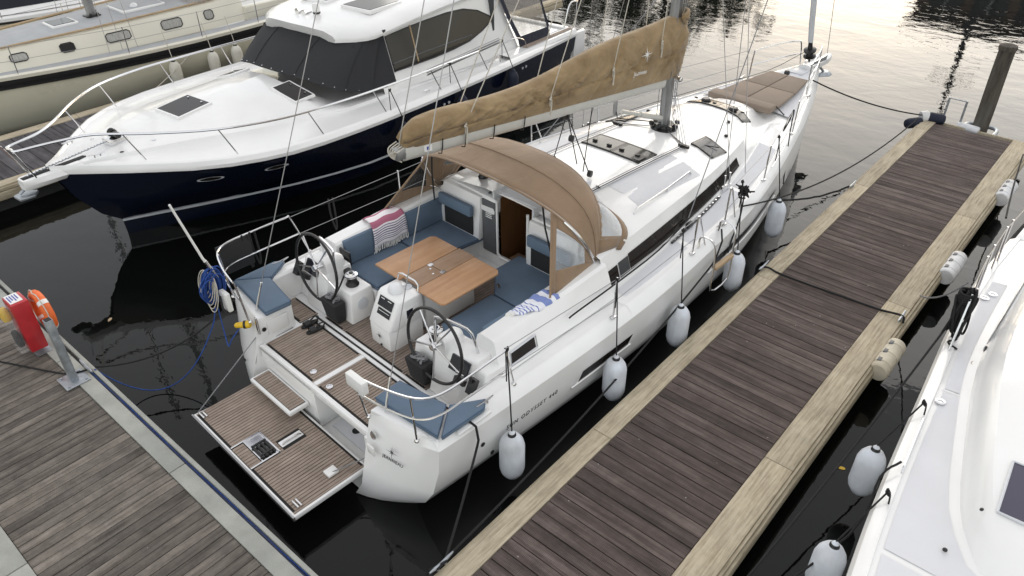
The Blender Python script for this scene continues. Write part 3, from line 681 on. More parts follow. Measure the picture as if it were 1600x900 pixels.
# small vents and fittings
for v, u in ((.85, 4.25), (.55, 8.2), (.78, 7.75), (-.78, 7.75)): obj('deck_fitting', MB().lathe([(.03, 0), (.032, .02), (.018, .04)], (v, u, crown(u, v)), n=12), 'black_plastic', deck)
for s in (1, -1):
    obj('grab_rail', MB().tube([(s*1.27, 4.55, crown(4.55, 1.27)), (s*1.27, 4.62, crown(4.6, 1.27)+.06), (s*1.22, 5.4, crown(5.4, 1.22)+.062), (s*1.14, 6.1, crown(6.1, 1.14)+.06), (s*1.135, 6.16, crown(6.16, 1.13))], .014, 8), 'steel', deck)
    obj('grab_foot', MB().cyl((s*1.22, 5.4, crown(5.4, 1.22)), (s*1.22, 5.4, crown(5.4, 1.22)+.06), .012), 'steel', deck)
    # genoa track with car, chainplates
    tz = lambda u: deck_sec(u)[5][1]
    pts = [(s*(deck_sec(u)[5][0]+.02-.0), u, tz(u)+.018) for u in frange(5.0, 6.55, 10)]
    obj('genoa_track', MB().tube(pts, .018, 6), 'black_plastic', deck)
    for k in range(14):
        u = 5.08+.11*k; obj('track_stop', MB().box(s*(deck_sec(u)[5][0]+.02)-.008, s*(deck_sec(u)[5][0]+.02)+.008, u-.014, u+.014, tz(u)+.034, tz(u)+.042), 'steel', deck) if s > 0 else None
    obj('track_car', MB().box(s*(deck_sec(5.5)[5][0]+.02)-.03, s*(deck_sec(5.5)[5][0]+.02)+.03, 5.44, 5.58, tz(5.5)+.02, tz(5.5)+.1, .015), 'black_plastic', deck)
    obj('chainplate', MB().box(s*1.42-.02, s*1.42+.02, 6.66, 6.8, tz(6.7)-.03, tz(6.7)+.12, .01).box(s*1.42-.012, s*1.42+.012, 6.82, 6.92, tz(6.7)-.03, tz(6.7)+.09, .008), 'steel', deck)
    for u in (.98, 5.85, 10.9):
        b = bm_(u)-.10; z = zs_(u)+.125; m_ = MB(); cleat(m_, (s*b, u, z), R(90)+s*.0, .8); obj('cleat', m_, 'steel', deck)
# sun pad on the foredeck
def pad(poly, z0, z1, mat, parent, r=.02, name='cushion'):
    o = obj(name, MB().prism(poly, z0, z1, r), mat, parent, smooth=50)
    c = Vector((sum(p[0] for p in poly)/len(poly), sum(p[1] for p in poly)/len(poly), 0))
    for z in (z1-r*.75,): obj('piping', MB().tube([Vector((p[0], p[1], z)).lerp(Vector((c.x, c.y, z)), .004) for p in poly], .005, 6, closed=True), 'cushion_dark' if 'cushion' in mat else 'sunpad', o)
    return o
fz = 1.635
for poly in ([(-.58, 9.72), (-.01, 9.72), (-.01, 10.6), (-.50, 10.6)], [(.01, 9.72), (.66, 9.72), (.56, 10.6), (.01, 10.6)], [(-.50, 10.62), (-.01, 10.62), (-.01, 11.45), (-.39, 11.45)], [(.01, 10.62), (.56, 10.62), (.41, 11.45), (.01, 11.45)]):
    pad(poly, fz-.03, fz+.025, 'sunpad', YR, .015, 'sun_pad')
pad([(-.60, 9.42), (.68, 9.42), (.67, 9.69), (-.59, 9.69)], fz-.02, fz+.10, 'sunpad', YR, .025, 'sun_pad_bolster')
obj('strap', MB().tube([(-.6, 9.705, fz+.05), (0, 9.705, fz+.06), (.66, 9.705, fz+.05), (.84, 9.70, fz-.06)], .012, 6), 'black_matt', YR)

# ---- cockpit: sole, wells, seats, coamings, quarters
SO = .85
ck = MB()
# sole slab and surround
ck.box(-1.14, 1.14, .04, 3.45, SO-.06, SO-.002)
for s in (1, -1):
    ck.box(*sorted((s*1.14, s*1.82)), .55, 1.6, SO-.06, SO-.004)
    # quarter tops
    zq = 1.225
    b0 = [(s*1.14, .09), (s*1.55, .17), (s*1.95, .265), (s*(bm_(.65)-.05), .68), (s*1.16, .60)]
    if s < 0: b0 = b0[::-1]
    ck.prism(b0, SO-.02, zq, .022)
    # gunwale strip beside the helm: bevel + top + inner wall
    rows = []
    for u in [.26, .45, .7, 1, 1.3, 1.6, 2, 2.5, 3, 3.47]:
        b, z = bm_(u), zs_(u); t = min(1, max(0, (u-.65)/.6))
        inner = 1.80
        rows.append([(s*b, u, z), (s*(b-.045), u, z+.06), (s*(b-.12), u, z+.115), (s*(b-.15), u, z+.12), (s*(b-.16), u, z+.10), (s*inner, u, z+.12), (s*(inner-.03), u, z+.09), (s*(inner-.06), u, SO)])
    ck.loft(rows)
    # coaming
    def coam(u):
        t = min(1, max(0, (u-1.5)/.25)); zt = 1.60+.045*(u-1.5); z = zs_(u)
        return [(s*1.83, u, z+.13), (s*1.77, u, z+.19), (s*(1.64), u+.0, zt-.03), (s*1.60, u, zt), (s*1.40, u, zt), (s*1.365, u, zt-.03), (s*1.33, u, 1.2), (s*1.33, u, SO)]
    cr_ = [coam(u) for u in (1.5, 1.55, 2, 2.5, 3, 3.5)]
    a = [(x, y+(1.6-z)*-.22, z) for x, y, z in cr_[0]]     # raked aft end
    ck.loft([a]+cr_[1:]); ck.add(a, [tuple(range(len(a)))])
    # seat bases
    ck.box(*sorted((s*.62, s*1.36)), 1.52, 3.45, SO-.01, 1.17, .02)
ck.prism([(.24, 2.95), (.64, 2.62), (.64, 3.45), (.24, 3.45)], SO-.01, 1.168, .02)
cockpit = obj('cockpit_moulding', ck, 'gelcoat', YR, smooth=30)
# aft face under the sole: port closed, starboard open raft locker
obj('aft_bulkhead', MB().prism([(-1.14, .04), (.0, .04), (.0, .10), (-1.14, .10)], .22, SO+.004, .01).box(-1.14, 1.14, .5, .54, .18, SO-.06).box(-.04, .04, .045, .5, .22, SO-.06, .01).box(-1.14, 1.14, .02, .54, .16, .21).box(1.09, 1.15, .0, .5, .2, SO), 'gelcoat', YR)
obj('locker_shelf', MB().box(.12, 1.05, .16, .48, .21, .235, .01), 'nonskid', YR)
for x in (.42, .72): obj('locker_catch', MB().lathe([(.05, 0), (.05, .008), (.03, .012)], (x, .30, .236), n=16), 'black_plastic', YR)
# white rims dividing the teak panels
obj('sole_rim', MB().box(-1.10, 1.12, .045, .105, SO-.02, SO+.022, .012).box(-.045, .03, .105, .82, SO-.02, SO+.018, .01).box(-1.12, 1.14, .82, .865, SO-.02, SO+.018, .008).box(-1.12, 1.14, .90, .945, SO-.02, SO+.018, .008), 'gelcoat', YR)
obj('rim_gutter', MB().box(-1.12, 1.14, .866, .899, SO-.02, SO+.002), 'black_matt', YR)
def teak(name, x0, x1, y0, y1, z, along, pitch, mat, parent, holes=(), edge=.03):
    """black caulked bed with raised teak strips (one mesh, too fine to pick apart)"""
    bed = MB().box(x0, x1, y0, y1, z-.012, z); o = obj(name, bed, 'caulk', parent, smooth=0)
    m_ = MB(); lo, hi = (x0, x1) if along == 'y' else (y0, y1); n = max(1, round((hi-lo-2*edge)/pitch)); p = (hi-lo-2*edge)/n
    A, B_ = (y0, y1) if along == 'y' else (x0, x1)
    def strip(a, b, c, d):
        segs = [(c, d)]
        for (h0, h1, h2, h3) in holes:
            ha, hb, hc, hd = (h0, h1, h2, h3) if along == 'y' else (h2, h3, h0, h1)
            if a < hb and b > ha:
                ns = []
                for (q0, q1) in segs:
                    if q1 <= hc or q0 >= hd: ns.append((q0, q1)); continue
                    if q0 < hc: ns.append((q0, hc))
                    if q1 > hd: ns.append((hd, q1))
                segs = ns
        for q0, q1 in segs:
            if along == 'y': m_.box(a, b, q0, q1, z, z+.006)
            else: m_.box(q0, q1, a, b, z, z+.006)
    for i in range(n): strip(lo+edge+i*p+.0045, lo+edge+(i+1)*p-.0045, A+edge, B_-edge)
    if along == 'y':
        strip(x0+.002, x0+edge-.003, y0, y1); strip(x1-edge+.003, x1-.002, y0, y1)
    s_ = obj('teak_strips', m_, mat, o, smooth=0, kind='stuff'); return o
teak('teak_panel', -1.10, -.05, .11, .815, SO+.004, 'y', .046, 'teak', YR)
teak('teak_panel', .035, 1.10, .11, .815, SO+.004, 'y', .046, 'teak', YR)
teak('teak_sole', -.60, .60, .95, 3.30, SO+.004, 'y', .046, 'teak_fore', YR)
for s in (1, -1):
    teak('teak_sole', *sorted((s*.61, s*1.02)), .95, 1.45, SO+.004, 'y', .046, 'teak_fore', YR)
    teak('teak_sole', *sorted((s*1.16, s*1.70)), .66, .94, SO+.004, 'y', .046, 'teak', YR)
for x, y in ((-.20, .22), (.16, .20), (-.92, .72)): obj('flush_ring', MB().lathe([(.04, 0), (.042, .012), (.03, .014), (.028, .004)], (x, y, SO+.008), n=18), 'steel', YR)
# side vents in the port helm recess
for k in range(5): obj('vent_slat', MB().box(-1.74, -1.40, 1.10+.03*k, 1.115+.03*k, SO+.10+.035*k, SO+.115+.035*k), 'grey_panel', YR)
# folding step on the port side
st = obj('folding_step', MB().box(-1.0, -.10, -.245, .035, .50, .56, .015), 'gelcoat', YR)
teak('teak_inlay', -.955, -.145, -.205, -.005, .5605, 'y', .046, 'teak', st) if False else None
mb = MB(); n = 17
obj('inlay', MB().box(-.965, -.135, -.21, .005, .558, .5635), 'caulk', st)
for i in range(n):
    x0 = -.96+.82*i/n; mb.box(x0+.004, x0+.82/n-.004, -.205, .0, .5635, .5685)
obj('teak_strips', mb, 'teak', st, smooth=0, kind='stuff')
# ---- stern platform, folded down
pf = obj('stern_platform', MB().prism([(-1.14, -.985), (1.08, -.985), (1.08, .0), (-1.06, .0)], .30, .365, .012), 'gelcoat', YR)
teak('teak_deck', -1.11, 1.05, -.955, -.03, .366, 'y', .047, 'teak', pf, holes=((-.29, .17, -.955, -.575), (.02, .14, -.53, -.22)))
obj('ladder_recess', MB().box(-.275, .155, -.79, -.585, .352, .37).box(-.29, -.27, -.95, -.58, .36, .384).box(.155, .175, -.95, -.58, .36, .384).box(-.29, .175, -.59, -.57, .36, .384).box(-.27, .155, -.80, -.785, .36, .38), 'steel', pf)
for k in range(4): obj('ladder_rung', MB().cyl((-.12+.2*0, -.765+.05*k, .392), (.13, -.765+.05*k, .392), .016), 'black_plastic', pf)
for x in (-.10, .09): obj('ladder_rail', MB().box(x-.012, x+.012, -.785, -.60, .394, .412), 'black_plastic', pf)
mb = MB(); n = 8
for i in range(n): mb.box(-.262+.41*i/n+.004, -.262+.41*(i+1)/n-.004, -.948, -.81, .368, .376)
obj('hatch_teak', mb, 'teak', pf, kind='stuff')
obj('grab_recess', MB().box(.03, .13, -.52, -.23, .367, .374, .003), 'gelcoat', pf); obj('grab_handle', MB().tube([(.10, -.50, .376), (.10, -.47, .395), (.10, -.28, .395), (.10, -.25, .376)], .011, 8), 'steel', pf)
for x, y in ((-1.02, -.90), (.96, -.86)):
    m_ = MB(); 
    for k in (-.02, .02): m_.cyl((x-.06, y+k, .385), (x+.06, y+k, .385), .012)
    obj('pop_up_cleat', m_, 'steel', pf)
obj('corner_light', MB().box(1.0, 1.085, -1.0, -.97, .31, .36, .006), 'black_plastic', pf)
obj('line_block', MB().box(.80, .92, -.42, -.28, .372, .41, .012), 'label_white', pf)
obj('edge_trim', MB().box(-1.15, 1.09, -1.0, -.975, .315, .372, .006), 'alu', pf)
# ---- helm seats in blue
for s in (1, -1):
    def P_(l): l = [(s*x, y) for x, y in l]; return l if s > 0 else l[::-1]
    pad(P_([(1.10, .20), (2.02, .29), (1.86, .50), (1.74, .66), (1.08, .56)]), 1.235, 1.315, 'cushion', YR, .022, 'helm_cushion')
    pad(P_([(1.90, .50), (2.05, .31), (2.06, .92), (1.97, 1.02), (1.76, .69)]), 1.225, 1.30, 'cushion', YR, .02, 'helm_cushion')
# pushpit cushion trim under starboard flap
obj('seat_flap', MB().prism([(2.0, .55), (2.1, .5), (2.1, .98), (2.03, 1.0)], 1.19, 1.215, .006), 'gelcoat', YR)
# ---- cockpit cushions
for s in (1, -1):
    def P_(l): l = [(s*x, y) for x, y in l]; return l if s > 0 else l[::-1]
    pad(P_([(.60, 1.55), (1.31, 1.55), (1.31, 2.48), (.60, 2.48)]), 1.172, 1.25, 'cushion', YR, .022, 'seat_cushion')
    if s > 0: pad([(.62, 2.50), (1.31, 2.50), (1.31, 3.40), (.22, 3.40), (.22, 2.93)], 1.172, 1.25, 'cushion_dark' if False else 'cushion', YR, .022, 'seat_cushion')
    else: pad(P_([(.60, 2.50), (1.31, 2.50), (1.31, 3.40), (.50, 3.40)]), 1.172, 1.25, 'cushion', YR, .022, 'seat_cushion')
    # backrests along the coamings
    for a, b in ((1.60, 2.45), (2.47, 3.36)):
        m_ = MB().prism([(s*1.27, a), (s*1.34, a), (s*1.34, b), (s*1.27, b)][::s], 1.255, 1.60, .022, top=[(s*1.33, a), (s*1.395, a), (s*1.395, b), (s*1.33, b)][::s])
        obj('backrest_cushion', m_, 'cushion', YR)
# ---- main bulkhead with companionway
BH = 3.42
bk = MB()
def bulk(poly, y0=BH, dy=.06, r=.012):  # polygon in (x, z)
    m4 = Matrix(((1, 0, 0, 0), (0, 0, -1, y0+dy), (0, 1, 0, 0), (0, 0, 0, 1)))
    bk.prism(poly, 0, dy, r, mat=m4)
bulk([(-1.42, SO), (-.52, SO), (-.52, 1.93), (-1.30, 1.80), (-1.42, 1.62)]); bulk([(.42, SO), (1.42, SO), (1.42, 1.62), (1.30, 1.80), (.42, 1.95)])
bulk([(-.52, SO), (.42, SO), (.42, 1.02), (-.52, 1.02)])
# the shoulders that carry the seat-end backrests
for s, a in ((-1, .50), (1, .42)):
    poly = [(s*a, 2.98), (s*1.36, 2.98), (s*1.36, 3.44), (s*a, 3.44)]; top = [(s*(a+.0), 3.30), (s*1.30, 3.30), (s*1.30, 3.50), (s*a, 3.50)]
    bk.prism([(s*a, 3.30), (s*1.34, 3.30), (s*1.34, 3.43), (s*a, 3.43)][::s], 1.2, 1.90 if s > 0 else 1.90, .03, top=[(s*a, 3.36), (s*1.28, 3.36), (s*1.28, 3.50), (s*a, 3.50)][::s])
bulkhead = obj('bulkhead', bk, 'gelcoat', YR)
for s, a in ((-1, .58), (1, .50)):
    obj('end_recess', MB().box(*sorted((s*(a+.03), s*1.20)), 3.292, 3.312, 1.27, 1.58), 'black_matt', bulkhead)
    obj('end_backrest', MB().box(*sorted((s*a, s*1.26)), 3.225, 3.31, 1.585, 1.76, .03), 'cushion', YR)
obj('grey_vent_door', MB().box(-.50, -.24, BH-.035, BH-.005, 1.05, 1.88, .012), 'grey_panel', bulkhead)
for k in range(5): obj('vent_slot', MB().box(-.42, -.30, BH-.042, BH-.034, 1.62+.03*k, 1.632+.03*k), 'label_white', bulkhead)
obj('companionway_frame', MB().tube([(-.20, BH-.03, 1.95), (-.20, BH-.03, 1.10), (-.15, BH-.03, 1.05), (.33, BH-.03, 1.05), (.38, BH-.03, 1.10), (.38, BH-.03, 1.95)], .02, 8), 'gelcoat', bulkhead)
obj('companionway_inside', MB().quad((-.2, 4.3, .4), (.4, 4.3, .4), (.4, 4.3, 1.9), (-.2, 4.3, 1.9)).quad((-.22, 3.48, .4), (-.22, 4.3, .4), (-.22, 4.3, 1.95), (-.22, 3.48, 1.95)).quad((.4, 3.48, .4), (.4, 4.3, .4), (.4, 4.3, 1.95), (.4, 3.48, 1.95)), 'cabin_wood', bulkhead)
obj('companionway_steps', MB().box(-.18, .38, 3.6, 3.8, .9, .93, .01).box(-.18, .38, 3.85, 4.05, .6, .63, .01).box(-.19, .39, 3.5, 4.3, .38, .4), 'table_mid', bulkhead)
# roof front with sliding hatch, instrument hood and winches on the coachroof
for P0, P1 in (([(-1.42, 3.38), (-.24, 3.36), (-.24, 3.62), (-1.42, 3.62)], [(-1.24, 3.44), (-.24, 3.42), (-.24, 3.62), (-1.24, 3.62)]), ([(.42, 3.36), (1.42, 3.38), (1.42, 3.62), (.42, 3.62)], [(.42, 3.42), (1.24, 3.44), (1.24, 3.62), (.42, 3.62)])):
    obj('roof_end', MB().prism(P0, 1.70, 1.93, .03, top=P1), 'gelcoat', deck)
obj('sliding_hatch', MB().box(-.28, .46, 3.50, 4.5, 1.97, 2.035, .02).box(-.30, -.26, 3.40, 4.6, 1.93, 2.055, .012).box(.44, .48, 3.40, 4.6, 1.93, 2.055, .012), 'nonskid', deck)
for x in (-.44, -.37): obj('hatch_groove', MB().box(x, x+.02, 3.46, 4.3, 1.945, 1.96), 'grey_panel', deck)
def winch(c, parent, k=1.0):
    c = Vector(c)
    w = obj('winch', MB().lathe([(.085*k, 0), (.09*k, .02), (.075*k, .04), (.062*k, .08), (.066*k, .12), (.08*k, .135)], c, n=24), 'black_plastic', parent)
    obj('drum_top', MB().lathe([(.08*k, .136), (.086*k, .15), (.084*k, .165), (.05*k, .175), (.045*k, .19)], c, n=24), 'steel', w)
    obj('socket', MB().lathe([(.03*k, .19), (.03*k, .196), (.015*k, .196)], c, n=12), 'black_plastic', w)
winch((-.80, 3.72, 1.965), YR, .85); winch((.86, 3.72, 1.965), YR, .85)
mb = MB()
for k in range(5): mb.tube([(-.95+.02*k, 3.85, 1.97+.02*k), (-.85, 3.98+.03*k, 2.0+.02*k), (-.65, 4.02, 1.99+.02*k), (-.6+.02*k, 3.9, 1.985+.02*k), (-.78, 3.82+.02*k, 1.98+.02*k)], .009, 6, closed=True, sm=4)
obj('coiled_line', mb, 'black_rope', YR); obj('line_clutch', MB().box(-1.0, -.62, 4.05, 4.28, 1.95, 2.03, .015), 'black_plastic', YR)
# ---- centre console with table
cs = MB().prism([(-.19, 1.10), (.19, 1.10), (.22, 1.20), (.22, 1.62), (-.22, 1.62), (-.22, 1.20)], SO+.005, 1.16, .02)
cs.prism([(-.21, 1.09, 1.16), (.21, 1.09, 1.16), (.24, 1.20, 1.16), (.24, 1.64, 1.16), (-.24, 1.64, 1.16), (-.24, 1.20, 1.16)], 1.16, 1.53, .03, top=[(-.20, 1.29, 1.16), (.20, 1.29, 1.16), (.24, 1.36, 1.16), (.24, 1.64, 1.16), (-.24, 1.64, 1.16), (-.24, 1.36, 1.16)])
console = obj('steering_console', cs, 'gelcoat', YR)
def cface(x, t, h=.0): # point on the raked aft face of the console
    return (x, 1.09+.20*t-.006-h, 1.16+.37*t+.004+h*.5)
obj('display', MB().quad(cface(-.13, .62), cface(.14, .62), cface(.14, .93), cface(-.13, .93)).add([], []), 'instrument', console)
obj('switch_panel', MB().quad(cface(-.10, .38), cface(.14, .38), cface(.14, .58), cface(-.10, .58)), 'instrument', console)
for x in (-.10, .03): obj('display_label', MB().quad(cface(x, .86, .003), cface(x+.07, .86, .003), cface(x+.07, .885, .003), cface(x, .885, .003)), 'label_white', console)
obj('switch_line', MB().quad(cface(-.08, .50, .003), cface(.12, .50, .003), cface(.12, .515, .003), cface(-.08, .515, .003)), 'label_white', console)
star('emblem', 'print_black', console, (0, 1.086, 1.03), (1, 0, 0), (0, 0, 1), .075)
obj('button', MB().lathe([(.016, 0), (.016, .01)], (.02, 1.092, .90), (0, -1, 0), 12), 'black_plastic', console)
obj('side_screen', MB().box(.236, .250, 1.36, 1.46, 1.27, 1.39, .004), 'instrument', console); obj('side_frame', MB().box(.232, .244, 1.32, 1.58, 1.22, 1.42, .004), 'gelcoat', console)
obj('compass', MB().lathe([(.10, 0), (.105, .02), (.10, .035), (.088, .07), (.055, .10), (.0, .11)], (-.02, 1.43, 1.53), n=24), 'chart_white', console)
obj('cup_holder', MB().lathe([(.06, 0), (.06, .012), (.048, .012), (.045, .002)], (.02, 1.575, 1.53), n=20), 'gelcoat_grey', console)
obj('handrail', MB().tube([(-.20, 1.60, 1.53), (-.19, 1.62, 1.62), (-.12, 1.63, 1.645), (.12, 1.63, 1.645), (.19, 1.62, 1.62), (.20, 1.60, 1.53)], .012, 8), 'steel', console)
tb = obj('table_base', MB().box(-.20, .20, 1.70, 2.55, SO+.01, 1.50, .03), 'gelcoat', YR)
tl = obj('table_leaf', MB().prism([(-.66, 1.60), (-.16, 1.60), (-.16, 2.60), (-.60, 2.60), (-.66, 2.54)], 1.53, 1.56, .006), 'table_wood', YR)
obj('table_leaf', MB().prism([(.16, 1.60), (.62, 1.60), (.66, 1.64), (.66, 2.54), (.60, 2.60), (.16, 2.60)], 1.53, 1.56, .006), 'table_wood', YR)
tm = obj('table_middle', MB().box(-.152, .152, 1.66, 2.08, 1.528, 1.556, .005).box(-.152, .152, 2.09, 2.62, 1.528, 1.556, .005), 'table_mid', YR)
for x in (-.12, .12): obj('hinge', MB().box(x-.03, x+.03, 2.05, 2.12, 1.556, 1.560), 'steel', tm)
for x, y in ((-.05, 2.02), (.06, 1.97)): obj('lock', MB().lathe([(.014, 0), (.014, .004)], (x, y, 1.556), n=10), 'steel', tm)
obj('table_foot', MB().tube([(.50, 2.66, SO), (.50, 2.66, 1.2), (.53, 2.66, 1.26), (.6, 2.62, 1.26)], .018, 8), 'steel', YR)
# ---- helm pedestals and wheels
for s in (1, -1):
    pd = MB().prism([(s*.60, 1.10), (s*1.08, 1.10), (s*1.08, 1.50), (s*.60, 1.50)][::s], SO+.004, 1.29, .025, top=[(s*.64, 1.16), (s*1.08, 1.16), (s*1.08, 1.50), (s*.64, 1.50)][::s])
    pd.prism([(s*1.04, .98), (s*1.48, .98), (s*1.62, 1.10), (s*1.62, 1.5), (s*1.04, 1.5)][::s], SO+.004, 1.44, .03, top=[(s*1.06, 1.13), (s*1.50, 1.20), (s*1.62, 1.26), (s*1.62, 1.52), (s*1.06, 1.50)][::s])
    pd.prism([(s*1.50, 1.05), (s*1.80, 1.05), (s*1.84, 1.56), (s*1.50, 1.56)][::s], SO+.004, 1.36, .03, top=[(s*1.50, 1.24), (s*1.78, 1.24), (s*1.80, 1.56), (s*1.50, 1.56)][::s])
    # rounded wheel boss
    prof = []
    for k in range(13):
        a = math.pi*k/12; prof.append((1.15*s+.085*math.cos(a), 1.55+.085*math.sin(a)))
    ring = [[(x, y, z) for x, z in prof]+[(1.15*s-.085, y, 1.3), (1.15*s+.085, y, 1.3)] for y in (1.13, 1.16, 1.36, 1.42)]
    ring[0] = [(1.15*s+(x-1.15*s)*.8, y, 1.3+(z-1.3)*.95) for x, y, z in ring[0]]; ring[3] = [(1.15*s+(x-1.15*s)*.7, y, 1.3+(z-1.3)*.85) for x, y, z in ring[3]]
    pd.loft(ring, True, caps=True)
    ped = obj('helm_pedestal', pd, 'gelcoat', YR, smooth=40)
    winch((s*.83, 1.33, 1.285), YR, 1.0)
    obj('speaker', MB().lathe([(.085, 0), (.085, .008), (.06, .014)], (s*.62, 1.31, 1.10), (-s, 0, .06), 20), 'gelcoat_grey', ped)
    obj('handrail', MB().tube([(s*.98, 1.20, 1.29), (s*.98, 1.20, 1.72), (s*1.02, 1.23, 1.78), (s*1.34, 1.28, 1.80), (s*1.45, 1.33, 1.72), (s*1.50, 1.38, 1.40)], .017, 8, sm=2), 'steel', ped)
    # sloped instrument pods outboard
    def pod(name, x0, x1, t0, t1, mat, h=.012):
        f = lambda x, t: Vector((s*x, 1.02+.17*t, 1.12+.31*t))
        m_ = MB(); a = [f(x0, t0), f(x1, t0), f(x1, t1), f(x0, t1)]; nn = Vector((0, -.31, .17)).normalized()*h
        m_.loft([a, [p+nn for p in a]], True, caps=True); return obj(name, m_, mat, ped)
    pod('chart_plotter', 1.30, 1.58, .52, 1.02, 'instrument', .03); pod('autopilot_keypad', 1.44, 1.60, .26, .44, 'black_plastic', .05); pod('throttle_plate', 1.66, 1.76, .18, .70, 'black_plastic', .06)
    if s > 0:
        pod('plotter_lettering', 1.42, 1.55, .555, .59, 'label_white', .033)
        obj('throttle_lever', MB().tube([(1.71, 1.05, 1.33), (1.70, 1.06, 1.45)], [.014, .02], 8), 'black_plastic', ped)
        obj('warning_sticker', MB().box(1.70, 1.79, 1.035, 1.043, 1.00, 1.06), 'yellow', ped)
        obj('side_hatch', MB().box(1.835, 1.852, 1.66, 2.02, 1.30, 1.42, .02) if False else MB().box(1.80, 1.81, 1.2, 1.21, 1.0, 1.01), 'black_plastic', ped)
    else:
        obj('instrument_cover', MB().box(-1.34, -1.12, 1.52, 1.55, 1.35, 1.55, .006), 'black_plastic', ped)
        obj('winch_handle', MB().box(-1.12, -.92, 1.36, 1.46, 1.32, 1.40, .02), 'black_plastic', ped)
    # wheel
    cx, cy, cz, wr_ = s*1.15, 1.03, 1.55, .455
    tilt = lambda a, q: (cx+math.cos(a)*q, cy+math.sin(a)*q*.12, cz+math.sin(a)*q)
    wh = obj('steering_wheel', MB().tube([tilt(2*math.pi*k/48, wr_) for k in range(48)], .019, 10, closed=True), 'black_plastic', YR)
    for k in range(5):
        a = R(90+36)+2*math.pi*k/5; obj('spoke', MB().cyl(tilt(a, .03), tilt(a, wr_-.01), .011, n=8), 'steel', wh)
    obj('hub', MB().lathe([(.0, -.05), (.04, -.045), (.05, -.02), (.035, 0), (.035, .09)], (cx, cy, cz), (0, 1, -.08), 18), 'steel', wh)
# rope bags hung on the pedestals
for s, x0 in ((-1, -.86), (1, .86)):
    rb = obj('rope_bag', MB().prism([(x0-.14, .96), (x0+.14, .96), (x0+.14, 1.10), (x0-.14, 1.10)], SO+.03, 1.20, .03, top=[(x0-.17, .92), (x0+.17, .92), (x0+.17, 1.11), (x0-.17, 1.11)]), 'black_matt', YR)
    m_ = MB(); random.seed(3)
    for k in range(6): m_.tube([(x0+random.uniform(-.11, .11), 1.02+random.uniform(-.06, .06), 1.19+random.uniform(0, .06)) for _ in range(5)], .011, 6, sm=4)
    obj('stowed_line', m_, 'grey_rope', rb)
obj('sheet_tail', MB().tube([(-.85, 1.05, 1.23), (-.86, 1.16, 1.34), (-.92, 1.3, 1.42), (-.9, 1.36, 1.36)], .012, 6, sm=4), 'black_rope', YR)
# side hatch and grab recess in the starboard coaming
obj('coaming_window', MB().quad((1.792, 1.62, 1.30), (1.792, 2.02, 1.315), (1.742, 2.04, 1.43), (1.742, 1.66, 1.41)), 'dark_glass', YR)
obj('coaming_window_rim', MB().tube([(1.797, 1.60, 1.29), (1.797, 2.04, 1.305), (1.742, 2.06, 1.44), (1.742, 1.64, 1.42)], .012, 6, closed=True), 'gelcoat_grey', YR)
# ================================================================ sprayhood
def arch(t, xb, yb, zb, yt, zt, px=.8, pz=.55, py=1):
    a = t*math.pi/2; s = math.sin(a); c = max(0, math.cos(a))
    x = xb*math.copysign(abs(s)**px, s); z = zb+(zt-zb)*c**pz; return Vector((x, yb+(yt-yb)*((z-zb)/(zt-zb))**py, z))
A_AFT, A_MID, A_BROW, A_WIN, A_RIM = (1.50, 3.45, 1.66, 2.9, 2.62), (1.50, 3.46, 1.665, 3.36, 2.70), (1.49, 3.50, 1.67, 3.92, 2.62, .8, .55, 2.6), (1.56, 3.80, 1.72, 4.12, 2.16), (1.585, 3.86, 1.70, 4.27, 2.02)
TS = [-1, -.97, -.93, -.88, -.82, -.74, -.65, -.55, -.45, -.35, -.25, -.15, -.05, .05, .15, .25, .35, .45, .55, .65, .74, .82, .88, .93, .97, 1]
def lerp_arch(t, A, B_, k): return arch(t, *A).lerp(arch(t, *B_), k)
rows = []
for A, B_, ks in ((A_AFT, A_MID, (0, .25, .5, .75)), (A_MID, A_BROW, (0, .2, .4, .6, .8, 1))):
    for k in ks:
        r_ = []
        for t in TS:
            p = lerp_arch(t, A, B_, k); g = math.sin(math.pi*k)*.018 if A is A_AFT else -math.sin(math.pi*k)*.02*0
            p.z += (.02 if A is A_MID else -.012)*math.sin(math.pi*k)*max(0, 1-abs(t)**3)
            # gathers where the cloth is drawn down to the fitting
            p += Vector((math.copysign(1, t), 0, .5))*.008*math.sin(k*22+abs(t)*5)*max(0, (abs(t)-.6))/.4 if A is A_MID else Vector()
            r_.append(p)
        rows.append(r_)
hood = obj('sprayhood_canopy', MB().loft(rows), 'canvas_brown', YR, smooth=60)
hood.modifiers.new('thickness', 'SOLIDIFY').thickness = .008
obj('seam', MB().tube([arch(t, *A_MID)+Vector((0, 0, .006)) for t in TS], .006, 6), 'canvas_brown', hood)
obj('aft_bow', MB().tube([arch(t, *A_AFT)+Vector((0, .012, -.008)) for t in TS], .016, 8), 'steel', hood)
obj('hem', MB().tube([arch(t, *A_AFT) for t in TS], .015, 8), 'canvas_brown', hood)
